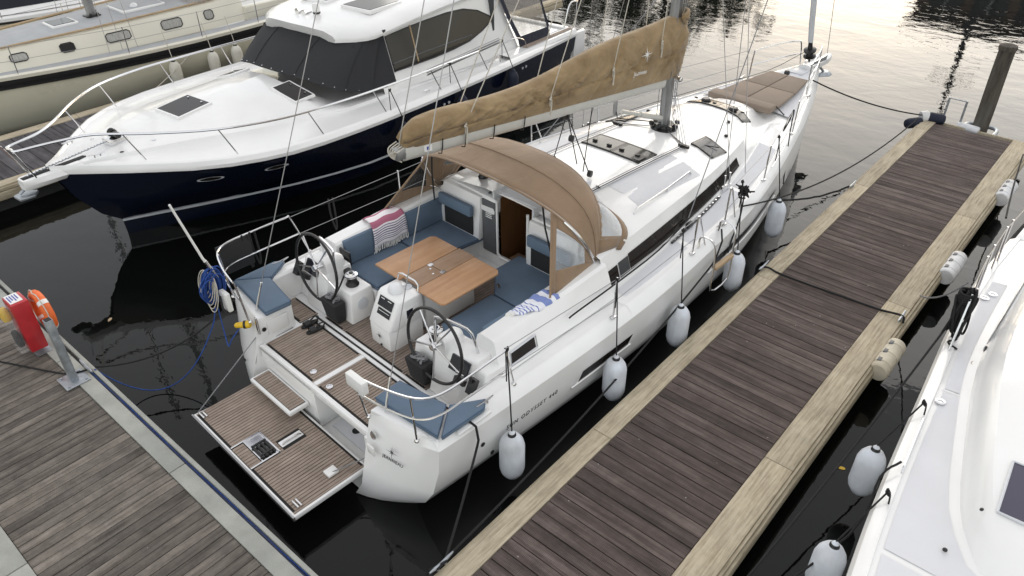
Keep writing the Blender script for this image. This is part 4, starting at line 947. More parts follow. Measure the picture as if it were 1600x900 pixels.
# front band with clear windows
def band(A, B_, t0, t1, k0, k1, n=9):
    return MB().loft([[lerp_arch(t, A, B_, k) for t in frange(t0, t1, n)] for k in frange(k0, k1, 4)])
front = obj('sprayhood_front', band(A_BROW, A_WIN, -1, -.93, 0, 1, 4), 'canvas_brown', YR)
mb = MB()
for a, b in ((-.99, -.90), (-.33, -.27), (.27, .33), (.90, .99)):
    mb.loft([[lerp_arch(t, A_BROW, A_WIN, k) for t in frange(a, b, 4)] for k in frange(0, 1, 4)])
mb.loft([[lerp_arch(t, A_WIN, A_RIM, k)+Vector((0, 0, .006)) for t in TS] for k in (0, .5, 1)])
mb.loft([[lerp_arch(t, A_BROW, A_WIN, k)+Vector((0, .003, .002)) for t in TS] for k in (0, .10)])
front.data = obj('tmp', mb, 'canvas_brown').data; bpy.data.objects.remove(bpy.data.objects['tmp'])
front.modifiers.new('thickness', 'SOLIDIFY').thickness = .006
for a, b in ((-.92, -.33), (-.27, .27), (.33, .92)): obj('clear_window', band(A_BROW, A_WIN, a, b, .05, 1.0), 'vinyl', front)
for s in (1, -1):
    # side wings: triangle from the aft bow back to the coaming
    low_a = Vector((s*1.575, 2.50, 1.655)); 
    def wing(p, q):  # p along the bottom 0..1 (aft to fwd), q up to the bow
        bot = low_a.lerp(arch(s*1.0, *A_AFT), p); tt = .50+.50*p; top = arch(s*tt, *A_AFT)
        return bot.lerp(top, q)
    mb = MB()
    def patch(p0, p1, q0, q1, n=6): return [[wing(p, q) for p in frange(p0, p1, n)] for q in frange(q0, q1, n)]
    for pq in ((0, .10, 0, 1), (.10, 1, 0, .30), (.10, .92, .84, 1)): mb.loft(patch(*pq))
    mb.loft(patch(.76, 1, .3, .84))
    wg = obj('sprayhood_wing', mb, 'canvas_brown', YR); wg.modifiers.new('thickness', 'SOLIDIFY').thickness = .006
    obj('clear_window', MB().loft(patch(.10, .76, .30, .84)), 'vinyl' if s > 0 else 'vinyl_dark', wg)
    obj('bow_tube', MB().tube([arch(s*t, *A_AFT)+Vector((s*.012, -.012, 0)) for t in (1, .97, .92, .86, .78, .7, .62)], .015, 8), 'steel', wg)
    obj('zip_strip', MB().tube([wing(0, q) for q in frange(0, 1, 6)], .014, 6), 'canvas_brown', wg)
    obj('strap', MB().tube([arch(s*.42, *A_AFT), Vector((s*1.05, 2.98, 2.2)), Vector((s*1.12, 3.05, 1.75))], .012, 6), 'black_matt', wg)
lp = lerp_arch(.84, A_WIN, A_RIM, .6); obj('maker_tag', MB().quad(*[lerp_arch(t, A_WIN, A_RIM, k)+Vector((.014, .012, .012)) for t, k in ((.955, .25), (.935, .25), (.935, .8), (.955, .8))]), 'label_white', front)

# ================================================================ mast, boom and stack-pack
mast = obj('mast', MB().loft([[(.075*math.cos(a)*(1 if math.sin(a) < 0 else .8), 7.08-(z-1.9)*.012+.135*math.sin(a), z) for a in [2*math.pi*k/20 for k in range(20)]] for z in (1.9, 6, 12, 18.6)], True, caps=True), 'alu', YR, smooth=60)
obj('mast_collar', MB().lathe([(.22, 0), (.22, .03), (.17, .05), (.16, .09)], (0, 7.08, 1.905), n=24), 'black_plastic', mast)
for k, (x, y) in enumerate(((-.17, 6.94), (.17, 6.95), (.2, 7.08), (-.2, 7.1), (.12, 7.25), (0, 6.9))):
    obj('turning_block', MB().lathe([(.03, 0), (.045, .02), (.045, .05), (.03, .07)], (x, y, 1.96), (.3, .2, 1), 12), 'black_plastic', mast)
for x in (.085, -.085): 
    obj('mast_winch', MB().lathe([(.05, 0), (.045, .03), (.035, .06), (.045, .1), (.03, .11)], (x, 7.12, 2.75), (1 if x > 0 else -1, 0, 0), 16), 'steel', mast)
for z0, dx, dy in ((2.0, .10, -.10), (2.0, -.1, -.1), (2.0, .11, .04), (2.0, .09, .12)): obj('halyard', MB().tube([(dx, 7.08+dy, z0), (dx*.9, 7.05+dy, 5), (dx*.8, 6.95+dy, 12)], .006, 6), 'wire', mast)
# spreaders (above the picture)
for z in (7.2, 12.0):
    for s in (1, -1): obj('spreader', MB().cyl((0, 7.0, z), (s*(1.15 if z < 8 else .9), 6.6, z+.1), .03, .02), 'alu', mast)
BA, BF = Vector((0, 1.72, 3.30)), Vector((0, 6.93, 2.735))     # boom axis, aft and forward end
def bp(y): return BA.lerp(BF, (y-BA.y)/(BF.y-BA.y))
mb = MB(); rings = []
for y in frange(1.72, 6.9, 14):
    c = bp(y); rings.append([(c.x+.062*math.cos(a)*(1 if abs(math.sin(a)) < .8 else .9), c.y, c.z+.105*math.sin(a)) for a in [2*math.pi*k/14 for k in range(14)]])
mb.loft(rings, True, caps=True); boom = obj('boom', mb, 'boom_paint', YR, smooth=50)
obj('boom_end', MB().box(-.055, .055, 1.60, 1.74, 3.24, 3.38, .02), 'alu', boom); obj('gooseneck', MB().box(-.04, .04, 6.88, 7.0, 2.64, 2.82, .02), 'alu', boom)
mb = MB()
for k in range(5): mb.tube([(-.07+.03*k, 1.70, 3.42-.01*k), (-.1+.04*k, 1.60, 3.36), (.02*k-.04, 1.58, 3.28+.02*k), (.05-.01*k, 1.66, 3.22)], .008, 6, sm=4)
obj('outhaul_lines', mb, 'white_rope', boom)
obj('maker_sticker', MB().quad((.0645, 1.98, 3.235), (.0645, 2.10, 3.22), (.0625, 2.10, 3.30), (.0625, 1.98, 3.315)), 'label_white', boom); obj('sticker_mark', MB().quad((.0660, 2.02, 3.25), (.0660, 2.06, 3.245), (.0645, 2.06, 3.285), (.0645, 2.02, 3.29)), 'sticker_blue', boom)
# sail cover: rings round the flaked sail, with creases and drooping folds
TOPZ = [(1.74, 3.56), (1.95, 3.63), (3.05, 3.59), (4.2, 3.62), (5.55, 3.70), (6.5, 3.76), (6.95, 3.78), (7.25, 3.72)]
random.seed(11); rings = []; NA = 44; ys = frange(1.76, 7.2, 110)
fold = [(random.uniform(1.9, 7.0), random.choice((1.6, -1.4, 2.2, 1.0))*random.uniform(.6, 1.2), random.uniform(.07, .2), random.uniform(-.05, .05), random.uniform(.5, 1.1)) for _ in range(80)]
for i, y in enumerate(ys):
    c = bp(min(y, 6.93)); zt = interp(TOPZ, y); zb = c.z+.045; h = zt-zb; e = min(1, (y-1.70)/.22); e2 = min(1, (7.34-y)/.25)
    wmax = (.12+.035*(y-1.8)/5.2)*min(1, .55+e*.45)*min(1, .7+.3*e2)
    ring = []
    for k in range(NA):
        q = k/(NA-1)                      # 0 bottom starboard .. .5 top .. 1 bottom port
        sd_ = 1 if q < .5 else -1; r_ = q*2 if q < .5 else (1-q)*2   # r_: 0 bottom, 1 top
        z = zb+h*r_; prof = (.45+.55*math.sin(min(1, r_*1.6)*math.pi/2)) * math.sqrt(max(0, 1-max(0, (r_-.45)/.55)**2.2))
        x = sd_*max(.004, wmax*prof)
        d = 0
        for fy, fo, fw, fa, fs in fold:
            yy = y-fy-(r_-.5)*fo*.8
            if abs(yy) < fw*2.5: d += fa*math.exp(-(yy/fw)**2*6)*math.sin(yy/fw*fs*3)*math.sin(math.pi*min(1, r_*1.1))
        # seam tuck two thirds down, gathers next to the lazy-jack tapes
        d -= .028*math.exp(-((r_-.42)/.035)**2)
        for ty in (2.62, 4.05, 5.35, 6.5): d += .010*math.exp(-((y-ty)/.16)**2)*math.sin((y-ty)*70+r_*5)*(1-abs(r_-.35))
        ring.append((x+sd_*d*1.2, y+.02*math.sin(r_*9+y*3), z+d*.5-(.03*math.sin(y*2.1)*r_ if r_ > .8 else 0)))
    rings.append(ring)
cover = obj('sail_cover', MB().loft(rings, closed_ring=False, caps=False), 'canvas_sail', YR, smooth=80)
front_pts = []
mb = MB(); r0 = [Vector(p) for p in rings[-1]]; cen = sum(r0, Vector())/len(r0)
mb.loft([r0, [cen.lerp(p, .9)+Vector((0, .08, 0)) for p in r0], [cen.lerp(p, .5)+Vector((0, .16, 0)) for p in r0], [cen+Vector((0, .17, 0))]*len(r0)]); obj('mast_collar_flap', mb, 'canvas_sail', cover, smooth=80)
mb = MB(); r0 = [Vector(p) for p in rings[0]]; cen = sum(r0, Vector())/len(r0); mb.loft([r0, [cen.lerp(p, .75)+Vector((0, -.05, 0)) for p in r0], [cen+Vector((0, -.04, -.05))]*len(r0)]); obj('end_flap', mb, 'canvas_sail', cover, smooth=80)
mb = MB()
for k in range(4): mb.tube([(.02*k-.05, 7.28+.03*math.sin(k), 3.62+.05*k), (.12, 7.2, 3.68+.03*k), (.14, 7.05, 3.72), (.02, 7.33, 3.5+.04*k)], .03, 8, sm=4)
obj('bunched_sail', mb, 'canvas_sail', cover, smooth=80)
def cover_x(y, r_):
    i = min(range(len(ys)), key=lambda j: abs(ys[j]-y)); k = int(r_/2*(NA-1)); return Vector(rings[i][k])
# emblem and lettering on the starboard flank, lying on the cloth
pc = cover_x(6.15, .62); pa = cover_x(6.3, .62); pb = cover_x(6.15, .75); nx = (pa-pc).cross(pb-pc).normalized(); nx = nx if nx.x > 0 else -nx
star('emblem', 'print_white', cover, pc+nx*.05, pa-pc, pb-pc, .125)
pc = cover_x(5.86, .28); text('lettering', 'Jeanneau', .09, 'print_white', cover, pc+Vector((.035, 0, 0)), (0, 1, -.1), (-.12, 0, 1), shear=.2)
for y in (2.25, 2.62, 3.1, 3.65): obj('cover_tie', MB().tube([(.085, y, bp(y).z+.08), (.072, y, bp(y).z-.03), (.06, y-.01, bp(y).z-.11), (0, y-.01, bp(y).z-.125)], .007, 6), 'black_matt', boom)
# lazy jacks
for y, q, top in ((2.62, .45, (.35, 6.75, 9.5)), (4.05, .45, (.35, 6.75, 9.5)), (5.35, .6, (.3, 6.8, 9.5)), (6.5, .7, (.28, 6.85, 9.5))):
    for s in (1, -1):
        p = cover_x(y, q); p.x *= s
        obj('lazy_jack', MB().tube([p+Vector((s*.03, 0, -.1)), p+Vector((s*.03, 0, .0)), Vector((s*top[0], top[1], top[2]))], .007, 6), 'white_rope', cover)
        if s > 0: obj('lazy_jack_knot', MB().tube([p+Vector((.035, .02, .02)), p+Vector((.05, -.03, .0)), p+Vector((.04, .02, -.03)), p+Vector((.045, 0, -.22))], .011, 6, sm=3), 'white_rope', cover)
# vang and mainsheet
obj('vang', MB().cyl((0, 6.95, 2.12), (0, 6.35, 2.36), .045, n=14).cyl((0, 6.35, 2.36), (0, 5.85, 2.56), .03, n=14), 'boom_paint', YR)
obj('vang_line', MB().tube([(.03, 6.93, 2.06), (.03, 5.72, 2.50), (.05, 5.66, 2.62)], .008, 6), 'black_rope', YR)
obj('vang_bracket', MB().box(-.02, .02, 5.66, 5.72, 2.56, 2.78, .008), 'alu', YR)
for (a, b) in (((.02, 4.55, 2.94), (.35, 4.72, 2.03)), ((-.02, 4.62, 2.93), (-.35, 4.72, 2.03)), ((.0, 4.58, 2.93), (.0, 4.85, 2.05)), ((.03, 5.1, 2.85), (.2, 4.75, 2.03))): obj('mainsheet', MB().tube([a, b], .008, 6), 'black_rope', YR)
for c in ((0, 4.58, 2.86), (.35, 4.72, 2.06), (-.35, 4.72, 2.06), (0, 4.7, 2.5)): obj('sheet_block', MB().lathe([(.02, -.03), (.05, -.025), (.05, .025), (.02, .03)], c, (1, .2, 0), 14), 'black_plastic', YR)
# control lines from the mast foot to the clutches
def on_roof(u, v): return (v, u, crown(u, v)+.022)
for k in range(3):
    for s in (1, -1):
        v = s*(.60+.035*k); obj('control_line', MB().tube([on_roof(6.95, s*.17), on_roof(6.72, v)]+[on_roof(u, v) for u in frange(6.5, 4.4, 8)], .007, 6), ('grey_rope', 'black_rope', 'wire')[k], YR)
for s in (1, -1):
    m_ = MB()
    for k in range(4): m_.lathe([(.03, 0), (.034, .02), (.03, .045)], (s*(.58+.045*k), 6.68, crown(6.68, .6)+.005), n=12)
    obj('line_organiser', m_, 'black_plastic', YR, kind='stuff')
for k in range(4): obj('halyard_tail', MB().tube([(.10+.02*k, 7.0, 2.55+.06*k), (.52+.05*k, 6.70, crown(6.68, .6)+.04)], .005, 6), 'wire', YR)

# ================================================================ standing rigging and running lines
MH = Vector((0, 6.9, 18.4))
rig = []
def wire(name, a, b, r=.006, mat='wire'): return obj(name, MB().tube([a, b], r, 6), mat, YR)
for s in (1, -1):
    wire('backstay', (s*1.30, .18, 1.26), MH, .0055); obj('backstay_turnbuckle', MB().tube([(s*1.30, .18, 1.24), (s*1.287, .238, 1.40), (s*1.268, .318, 1.62)], [.012, .016, .012], 8), 'steel', YR)
    wire('shroud', (s*1.42, 6.73, 1.55), (s*1.15, 6.6, 7.3)); wire('shroud', (s*1.15, 6.6, 7.3), (s*.9, 6.6, 12.1)); wire('lower_shroud', (s*1.42, 6.87, 1.52), (s*.08, 7.0, 7.2))
    for y in (6.73, 6.87): obj('turnbuckle', MB().tube([(s*1.42, y, 1.44), (s*1.41, y, 1.66)], .014, 8), 'steel', YR)
wire('topping_lift', (0, 1.66, 3.36), MH, .006)
# forestay with furled genoa
FT = Vector((0, 12.30, 1.72)); FD = (MH-FT).normalized()
obj('furling_drum', MB().lathe([(.02, 0), (.03, .10), (.12, .12), (.125, .14), (.07, .16), (.06, .22), (.12, .25), (.125, .28), (.05, .30), (.04, .45)], FT, FD, 24), 'black_plastic', YR)
fs = []
for k in range(40):
    t = .45+16*k/39; c = FT+FD*t; fs.append([c+Vector((math.cos(a)*(.055+.006*math.sin(a*3+t*5)), math.sin(a)*(.055+.006*math.sin(a*2+t*4)), 0))*min(1, .65+t*.5)*(1+.15*min(t/6, 1)) for a in [2*math.pi*j/14 for j in range(14)]])
obj('furled_genoa', MB().loft(fs, True), 'gelcoat_grey', YR, smooth=80)
sp_ = obj('bowsprit', MB().loft([[(x*w, y, z+dz) for x, dz in ((-1, 0), (-1, .10), (-.6, .13), (.6, .13), (1, .10), (1, 0))] for y, w, z in ((12.15, .11, 1.56), (12.75, .10, 1.52), (13.1, .085, 1.51), (13.3, .05, 1.52))], True, caps=True), 'gelcoat', YR)
obj('sprit_eye', MB().lathe([(.03, 0), (.03, .02)], (0, 13.15, 1.645), n=12), 'steel', sp_)
obj('anchor', MB().prism([(-.02, 12.95), (.02, 12.95), (.17, 13.12), (.15, 13.32), (0, 13.38), (-.15, 13.32), (-.17, 13.12)], 1.22, 1.30, .012, top=[(-.03, 13.0), (.03, 13.0), (.10, 13.14), (.08, 13.26), (0, 13.3), (-.08, 13.26), (-.10, 13.14)]).tube([(0, 13.15, 1.3), (0, 12.9, 1.46), (0, 12.6, 1.52)], .025, 8), 'galvanised', YR)
obj('spinnaker_halyard', MB().tube([(0, 13.15, 1.66), (.05, 11.5, 8), (.05, 7.2, 18)], .006, 6), 'wire', YR)
obj('bow_roller', MB().box(-.09, -.07, 12.3, 12.95, 1.6, 1.72).box(.07, .09, 12.3, 12.95, 1.6, 1.72), 'steel', YR, kind='stuff')
obj('windlass_lid', MB().box(-.14, .14, 11.75, 12.1, 1.60, 1.625, .01), 'gelcoat_grey', YR)
obj('windlass', MB().lathe([(.05, 0), (.06, .03), (.04, .08)], (-.12, 11.62, 1.6), n=14), 'black_plastic', YR)
obj('furling_line', MB().tube([FT+Vector((-.10, 0, .2))]+[Vector((-(bm_(u)-.18), u, zs_(u)+.20)) for u in (11.4, 10, 8, 6)], .006, 6, sm=3), 'black_rope', YR)
# furled-sail sheets running down to the track cars
wire('genoa_sheet', (1.56, 5.52, 1.48), (.10, 11.1, 6.5), .008, 'grey_rope'); wire('genoa_sheet', (-1.56, 5.52, 1.48), (-.10, 11.1, 6.5), .008, 'grey_rope')
obj('sheet_lead', MB().tube([(1.56, 5.5, 1.46), (1.70, 4.6, 1.42), (1.78, 3.6, 1.44), (1.80, 2.75, 1.43), (1.80, 2.6, 1.415)], .011, 6, sm=3), 'black_rope', YR)
wire('spare_halyard', (1.80, 6.55, 1.9), (.2, 7.3, 9.0), .006)

# ================================================================ pulpit, pushpits, stanchions, lifelines
def rail(name, pts, r=.0125, sm=4, parent=YR): return obj(name, MB().tube(pts, r, 8, sm=sm), 'steel', parent)
def side(u, off=.10): return bm_(u)-off
for s in (1, -1):
    zt, zm = 1.86, 1.56
    pp = rail('pushpit', [(s*1.20, .02, 1.20), (s*1.16, -.06, zt-.05), (s*1.20, -.07, zt), (s*1.55, .0, zt), (s*1.92, .14, zt), (s*2.05, .36, zt), (s*2.06, .75, zt), (s*2.05, 1.20, zt), (s*2.04, 1.27, zt-.04), (s*1.99, 1.44, 1.24)], sm=4)
    rail('mid_rail', [(s*1.17, -.03, zm), (s*1.55, .03, zm), (s*1.90, .15, zm), (s*2.02, .36, zm), (s*2.03, .75, zm), (s*2.03, 1.36, zm)], .0115, parent=pp)
    rail('post', [(s*1.86, .12, zt), (s*1.84, .16, 1.20)], .012, 0, pp)
    for p in ((s*1.20, .03, 1.20), (s*1.84, .16, 1.20), (s*1.99, 1.44, 1.235)): obj('foot', MB().lathe([(.03, 0), (.03, .012), (.018, .03)], p, n=12), 'steel', pp)
    lu = [3.15, 5.0, 5.95, 7.5, 9.3]
    for u in lu:
        st_ = obj('stanchion', MB().tube([(s*side(u), u, zs_(u)+.12), (s*(side(u)+.012), u+.0, zs_(u)+.72)], .0125, 8), 'steel', YR)
        obj('foot', MB().box(s*side(u)-.03, s*side(u)+.03, u-.04, u+.04, zs_(u)+.115, zs_(u)+.135, .006), 'steel', st_)
    for u in (5.0, 5.95):
        obj('gate_brace', MB().tube([(s*side(u), u+(.32 if u < 5.5 else .3), zs_(u)+.12), (s*(side(u)+.012), u+.04, zs_(u)+.70)], .0115, 8), 'steel', YR)
    for hz in (.70, .38):
        seg = [(1.27, zt if hz > .5 else zm)]+[(u, zs_(u)+hz) for u in lu[:2]]
        obj('lifeline', MB().tube([(s*(side(u)+.012), u, z) for u, z in seg], .0045, 6), 'wire', YR)
        seg = [(u, zs_(u)+hz) for u in lu[2:]]+[(11.0, 2.1 if hz > .5 else 1.82)]
        obj('lifeline', MB().tube([(s*(side(u)+.012), u, z) for u, z in seg], .0045, 6), 'wire', YR)
    # pulpit half
    pu = rail('pulpit', [(s*.62, 11.0, 1.55), (s*.60, 11.02, 2.05), (s*.58, 11.10, 2.12), (s*.40, 11.75, 2.14), (s*.26, 12.15, 2.12), (s*.22, 12.25, 2.05), (s*.20, 12.35, 1.62)], .013, 4)
    rail('mid_rail', [(s*.61, 11.01, 1.83), (s*.42, 11.7, 1.84), (s*.22, 12.30, 1.84)], .0115, parent=pu)
    obj('foot_rail', MB().tube([(s*(side(u)+.005), u, zs_(u)+.155) for u in frange(9.75, 10.75, 6)], .010, 6), 'steel', YR)
    obj('foot_rail', MB().tube([(s*(side(u)+.005), u, zs_(u)+.15) for u in frange(7.9, 8.75, 6)], .010, 6), 'steel', YR)
# switch box on the starboard pushpit, folded boarding hoop on the topsides
obj('horseshoe_light_box', MB().box(1.14, 1.42, -.13, -.05, 1.74, 1.90, .014), 'label_white', YR)
obj('boarding_hoop', MB().tube([(1.97, 5.18, 1.30), (1.97, 5.22, 1.46), (2.16, 5.25, 1.42), (2.20, 5.28, 1.1), (2.20, 5.30, .62), (2.20, 5.75, .62), (2.20, 5.78, 1.1), (2.16, 5.80, 1.42), (1.95, 5.80, 1.47), (1.92, 5.78, 1.30)], .014, 8, sm=3), 'steel', YR)
obj('hoop_tread', MB().box(2.17, 2.24, 5.29, 5.77, .98, 1.04, .01), 'beige_wood', YR)
# black lines draped on the port pushpit
for u in (.55, .66, 1.9): obj('hung_line', MB().tube([(-2.05, u, 1.87), (-2.08, u+.02, 1.6), (-2.06, u+.06, 1.35), (-2.09, u+.1, 1.5), (-2.05, u+.07, 1.86)], .014, 6, sm=4), 'black_rope', YR)
obj('dan_buoy_pouch', MB().box(-2.09, -2.05, .0+.18, .66, 1.40, 1.84, .015), 'black_matt', YR)
fl = obj('flagstaff', MB().tube([(-1.62, -.10, 1.86), (-1.62, -.17, 2.05), (-1.63, -.36, 2.85)], [.02, .016, .014], 8), 'label_white', YR); obj('socket', MB().cyl((-1.62, -.06, 1.72), (-1.62, -.15, 2.0), .022), 'steel', fl)
obj('horseshoe_bracket', MB().box(-1.62, -1.44, -.10, -.03, 1.28, 1.55, .02), 'label_white', YR); obj('outboard_strap', MB().tube([(-1.55, -.12, 1.5), (-1.50, -.14, 1.35), (-1.44, -.12, 1.26)], .014, 6), 'black_matt', YR)
# platform hoist lines
for a, b in (((-1.16, .10, 1.02), (-1.10, -.93, .39)), ((1.12, .02, .55), (.88, -.36, .40))): obj('platform_line', MB().tube([a, b], .007, 6), 'grey_rope', YR)
obj('platform_line', MB().tube([(-1.16, .10, 1.02), (-1.15, -.06, .60)], .006, 6), 'grey_rope', YR)
obj('transom_gate_bar', MB().box(-1.15, -1.11, .06, .09, 1.02, 1.28, .01), 'steel', YR)
obj('quarter_locker_lid', MB().box(-1.150, -1.136, .22, .50, 1.02, 1.16, .01) if False else MB().box(-1.149, -1.133, .20, .50, .92, 1.14, .012), 'gelcoat', YR)
obj('gate_socket', MB().lathe([(.028, 0), (.03, .01), (.018, .012)], (-1.135, .15, 1.05), (1, 0, 0), 14), 'black_plastic', YR)
# ================================================================ navy motor yacht (local y runs aft from the stem, +x towards the white yacht)
MY = thing('motor_yacht', (-12.75, 3.45, 0), 'motor yacht with navy hull, white deck and black windscreen cover', 'motor yacht', rz=R(5))
GB = [(0, .06), (.3, .36), (.76, .86), (1.73, 1.74), (2.9, 2.22), (4, 2.36), (5.5, 2.42), (7, 2.41), (9.3, 2.36), (12.3, 2.18)]
GZ = [(0, 1.56), (1, 1.50), (3, 1.36), (5, 1.27), (8, 1.17), (12.3, 1.05)]
SB = [(0, .0), (.80, .02), (1.9, .60), (2.9, 1.12), (4, 1.62), (5.4, 2.02), (7, 2.12), (9, 2.12), (12.3, 2.0)]
my = [0, .2, .45, .76, 1.1, 1.5, 2, 2.5, 3, 3.6, 4.3, 5, 6, 7, 8, 9, 10, 11, 12.3]
def my_sec(y, s):
    g, z, b = interp(GB, y), interp(GZ, y), max(.0, interp(SB, y)); k = max(0, 1-y/.85)   # raked stem: low rows start further aft
    rows = [(g, z), (g*.72+b*.28, z*.66), (g*.35+b*.65, .55), (b, .30), (b*.93, 0), (b*.6, -.3)]
    off = [0, .22, .55, .85, 1.0, 1.2]
    return [(s*x, y+o*k, zz) for (x, zz), o in zip(rows, off)]
mb = MB()
for s in (1, -1): mb.loft([my_sec(y, s) for y in my])
t = my_sec(12.3, 1); mb.add(t+[(-x, y, z) for x, y, z in t[::-1]], [tuple(range(12))])
mhull = obj('hull', mb, 'navy', MY, smooth=40)
for s in (1, -1):
    obj('boot_stripe', MB().loft([[Vector(my_sec(y, s)[3])+Vector((s*.006, 0, dz)) for dz in (-.035, .035)] for y in my]), 'gelcoat_grey', mhull)
    for y in (1.75, 2.75): 
        p = Vector(my_sec(y, s)[0]).lerp(Vector(my_sec(y, s)[1]), .45); q = Vector(my_sec(y+.2, s)[0]).lerp(Vector(my_sec(y+.2, s)[1]), .45); d = (q-p).normalized(); up_ = (Vector(my_sec(y, s)[0])-Vector(my_sec(y, s)[1])).normalized(); nn = d.cross(up_); nn = nn if nn.x*s > 0 else -nn
        pw = obj('oval_porthole', MB().loft([[p+nn*(.03+.02*k)+d*.22*math.cos(a)*k+up_*.055*math.sin(a)*k for a in [2*math.pi*j/24 for j in range(24)]] for k in (1, .8, .01)], True), 'gelcoat_grey', mhull)
        obj('pane', MB().loft([[p+nn*(.05+.005*k)+d*.22*math.cos(a)*k+up_*.055*math.sin(a)*k for a in [2*math.pi*j/24 for j in range(24)]] for k in (.78, .01)], True), 'dark_glass', pw)
    for y, z in ((9.9, .85), (9.75, .85), (7.0, .98), (6.85, .98)): 
        p = Vector(my_sec(y, s)[0]).lerp(Vector(my_sec(y, s)[1]), .5); obj('vent_fitting', MB().lathe([(.03, 0), (.032, .012), (.02, .014)], p, (s, 0, -.3), 12), 'gelcoat_grey', mhull)
# deck: rolled gunwale, side deck, knuckle, crowned foredeck
KW = [(0, .02), (.5, .22), (1, .48), (2, .98), (3, 1.34), (4, 1.52), (4.9, 1.62), (7, 1.72), (9, 1.85), (12.3, 1.8)]
FC = [(0, 1.59), (.6, 1.60), (1.5, 1.71), (2.6, 1.84), (4, 1.90), (5, 1.90), (12.3, 1.3)]
def my_deck(y):
    g, z = interp(GB, y), interp(GZ, y); k = min(1, g/.6); w = min(interp(KW, y), g-.12*k); c = interp(FC, y); e = z+.03+(.27-.03*min(y, 5))*min(1, y/2.2)
    if y > 4.9: e = z+.12; c = z+.12
    return [(g+.02*k, z-.03), (g+.025*k, z+.03), (g-.03*k, z+.10), (g-.09*k, z+.115), (g-.14*k, z+.075), (w+.16*k, z+.085), (w+.03*k, e-.05), (w, e), (w*.6, e+(c-e)*.62), (w*.3, e+(c-e)*.9), (0, c)]
mb = MB()
for s in (1, -1): mb.loft([[(s*x, y, z) for x, z in my_deck(y)] for y in my])
mdeck = obj('deck', mb, 'gelcoat', MY, smooth=38)
def mcrown(y, x):
    p = my_deck(y)[7:]; x = abs(x)
    for a, b in zip(p[:-1], p[1:]):
        if b[0] <= x <= a[0]: return b[1]+(a[1]-b[1])*(x-b[0])/(a[0]-b[0])
    return p[0][1]
def my_hatch(x0, x1, y0, y1, sk=0):
    q = [(x0, y0), (x1, y0+sk), (x1, y1+sk), (x0, y1)]
    f = MB().loft([[(x+dx*e, y+dy*e, mcrown(y, x)+h) for (x, y), (dx, dy) in zip(q, ((-1, -1), (1, -1), (1, 1), (-1, 1)))] for e, h in ((.03, -.01), (.025, .035), (0, .04), (-.012, .038))], True)
    h_ = obj('deck_hatch', f, 'gelcoat', mdeck); obj('pane', MB().quad(*[(x, y, mcrown(y, x)+.0395) for x, y in q]), 'dark_glass', h_)
    for k in (.2, .8): 
        x, y = x0+(x1-x0)*k, y1-.08+sk*k; obj('catch', MB().lathe([(.02, 0), (.02, .012)], (x, y, mcrown(y, x)+.038), n=10), 'steel', h_)
my_hatch(-.33, .33, 2.2, 2.85); my_hatch(.62, 1.15, 4.0, 4.42, .08); my_hatch(-1.15, -.62, 4.08, 4.5, -.08)
# bow sprit, windlass, chain
obj('anchor_platform', MB().loft([[(x*w, y, z) for x, z in ((-1, 1.52), (-.8, 1.60), (.8, 1.60), (1, 1.52), (.7, 1.44), (-.7, 1.44))] for y, w in ((-.45, .10), (-.40, .15), (.1, .22), (.45, .30))], True, caps=True), 'gelcoat', MY)
obj('anchor', MB().tube([(-.03, .2, 1.46), (-.03, -.40, 1.44), (-.03, -.52, 1.38)], .025, 8).prism([(-.14, -.58), (.08, -.58), (.11, -.36), (-.03, -.24), (-.17, -.36)], 1.30, 1.35, .015), 'galvanised', MY)
m_ = MB()
for k in range(26): m_.tube([(-.03+.012*(k % 2), -.35+.055*k, 1.62+.0035*k), (.0-.012*(k % 2), -.31+.055*k, 1.62+.0035*k), (-.015, -.29+.055*k, 1.64+.0035*k)], .010, 5)
obj('anchor_chain', m_, 'galvanised', MY, kind='stuff')
obj('chain_channel', MB().box(-.07, .05, -.42, 1.0, 1.585, 1.605, .006), 'black_matt', MY)
wl_ = obj('windlass', MB().box(-.14, .14, 1.0, 1.32, 1.62, 1.75, .03), 'steel', MY)
obj('gypsy', MB().lathe([(.06, 0), (.075, .02), (.05, .05), (.075, .08), (.06, .10)], (-.05, 1.15, 1.82), (1, 0, 0), 16), 'black_plastic', wl_); obj('motor', MB().cyl((.06, 1.15, 1.82), (.2, 1.15, 1.82), .05, n=14), 'black_plastic', wl_)
for x, y in ((.45, 1.0), (.52, 1.55), (-.45, 1.0)): obj('deck_filler', MB().lathe([(.035, 0), (.035, .01)], (x, y, mcrown(y, x)+.0), n=14), 'steel', mdeck)
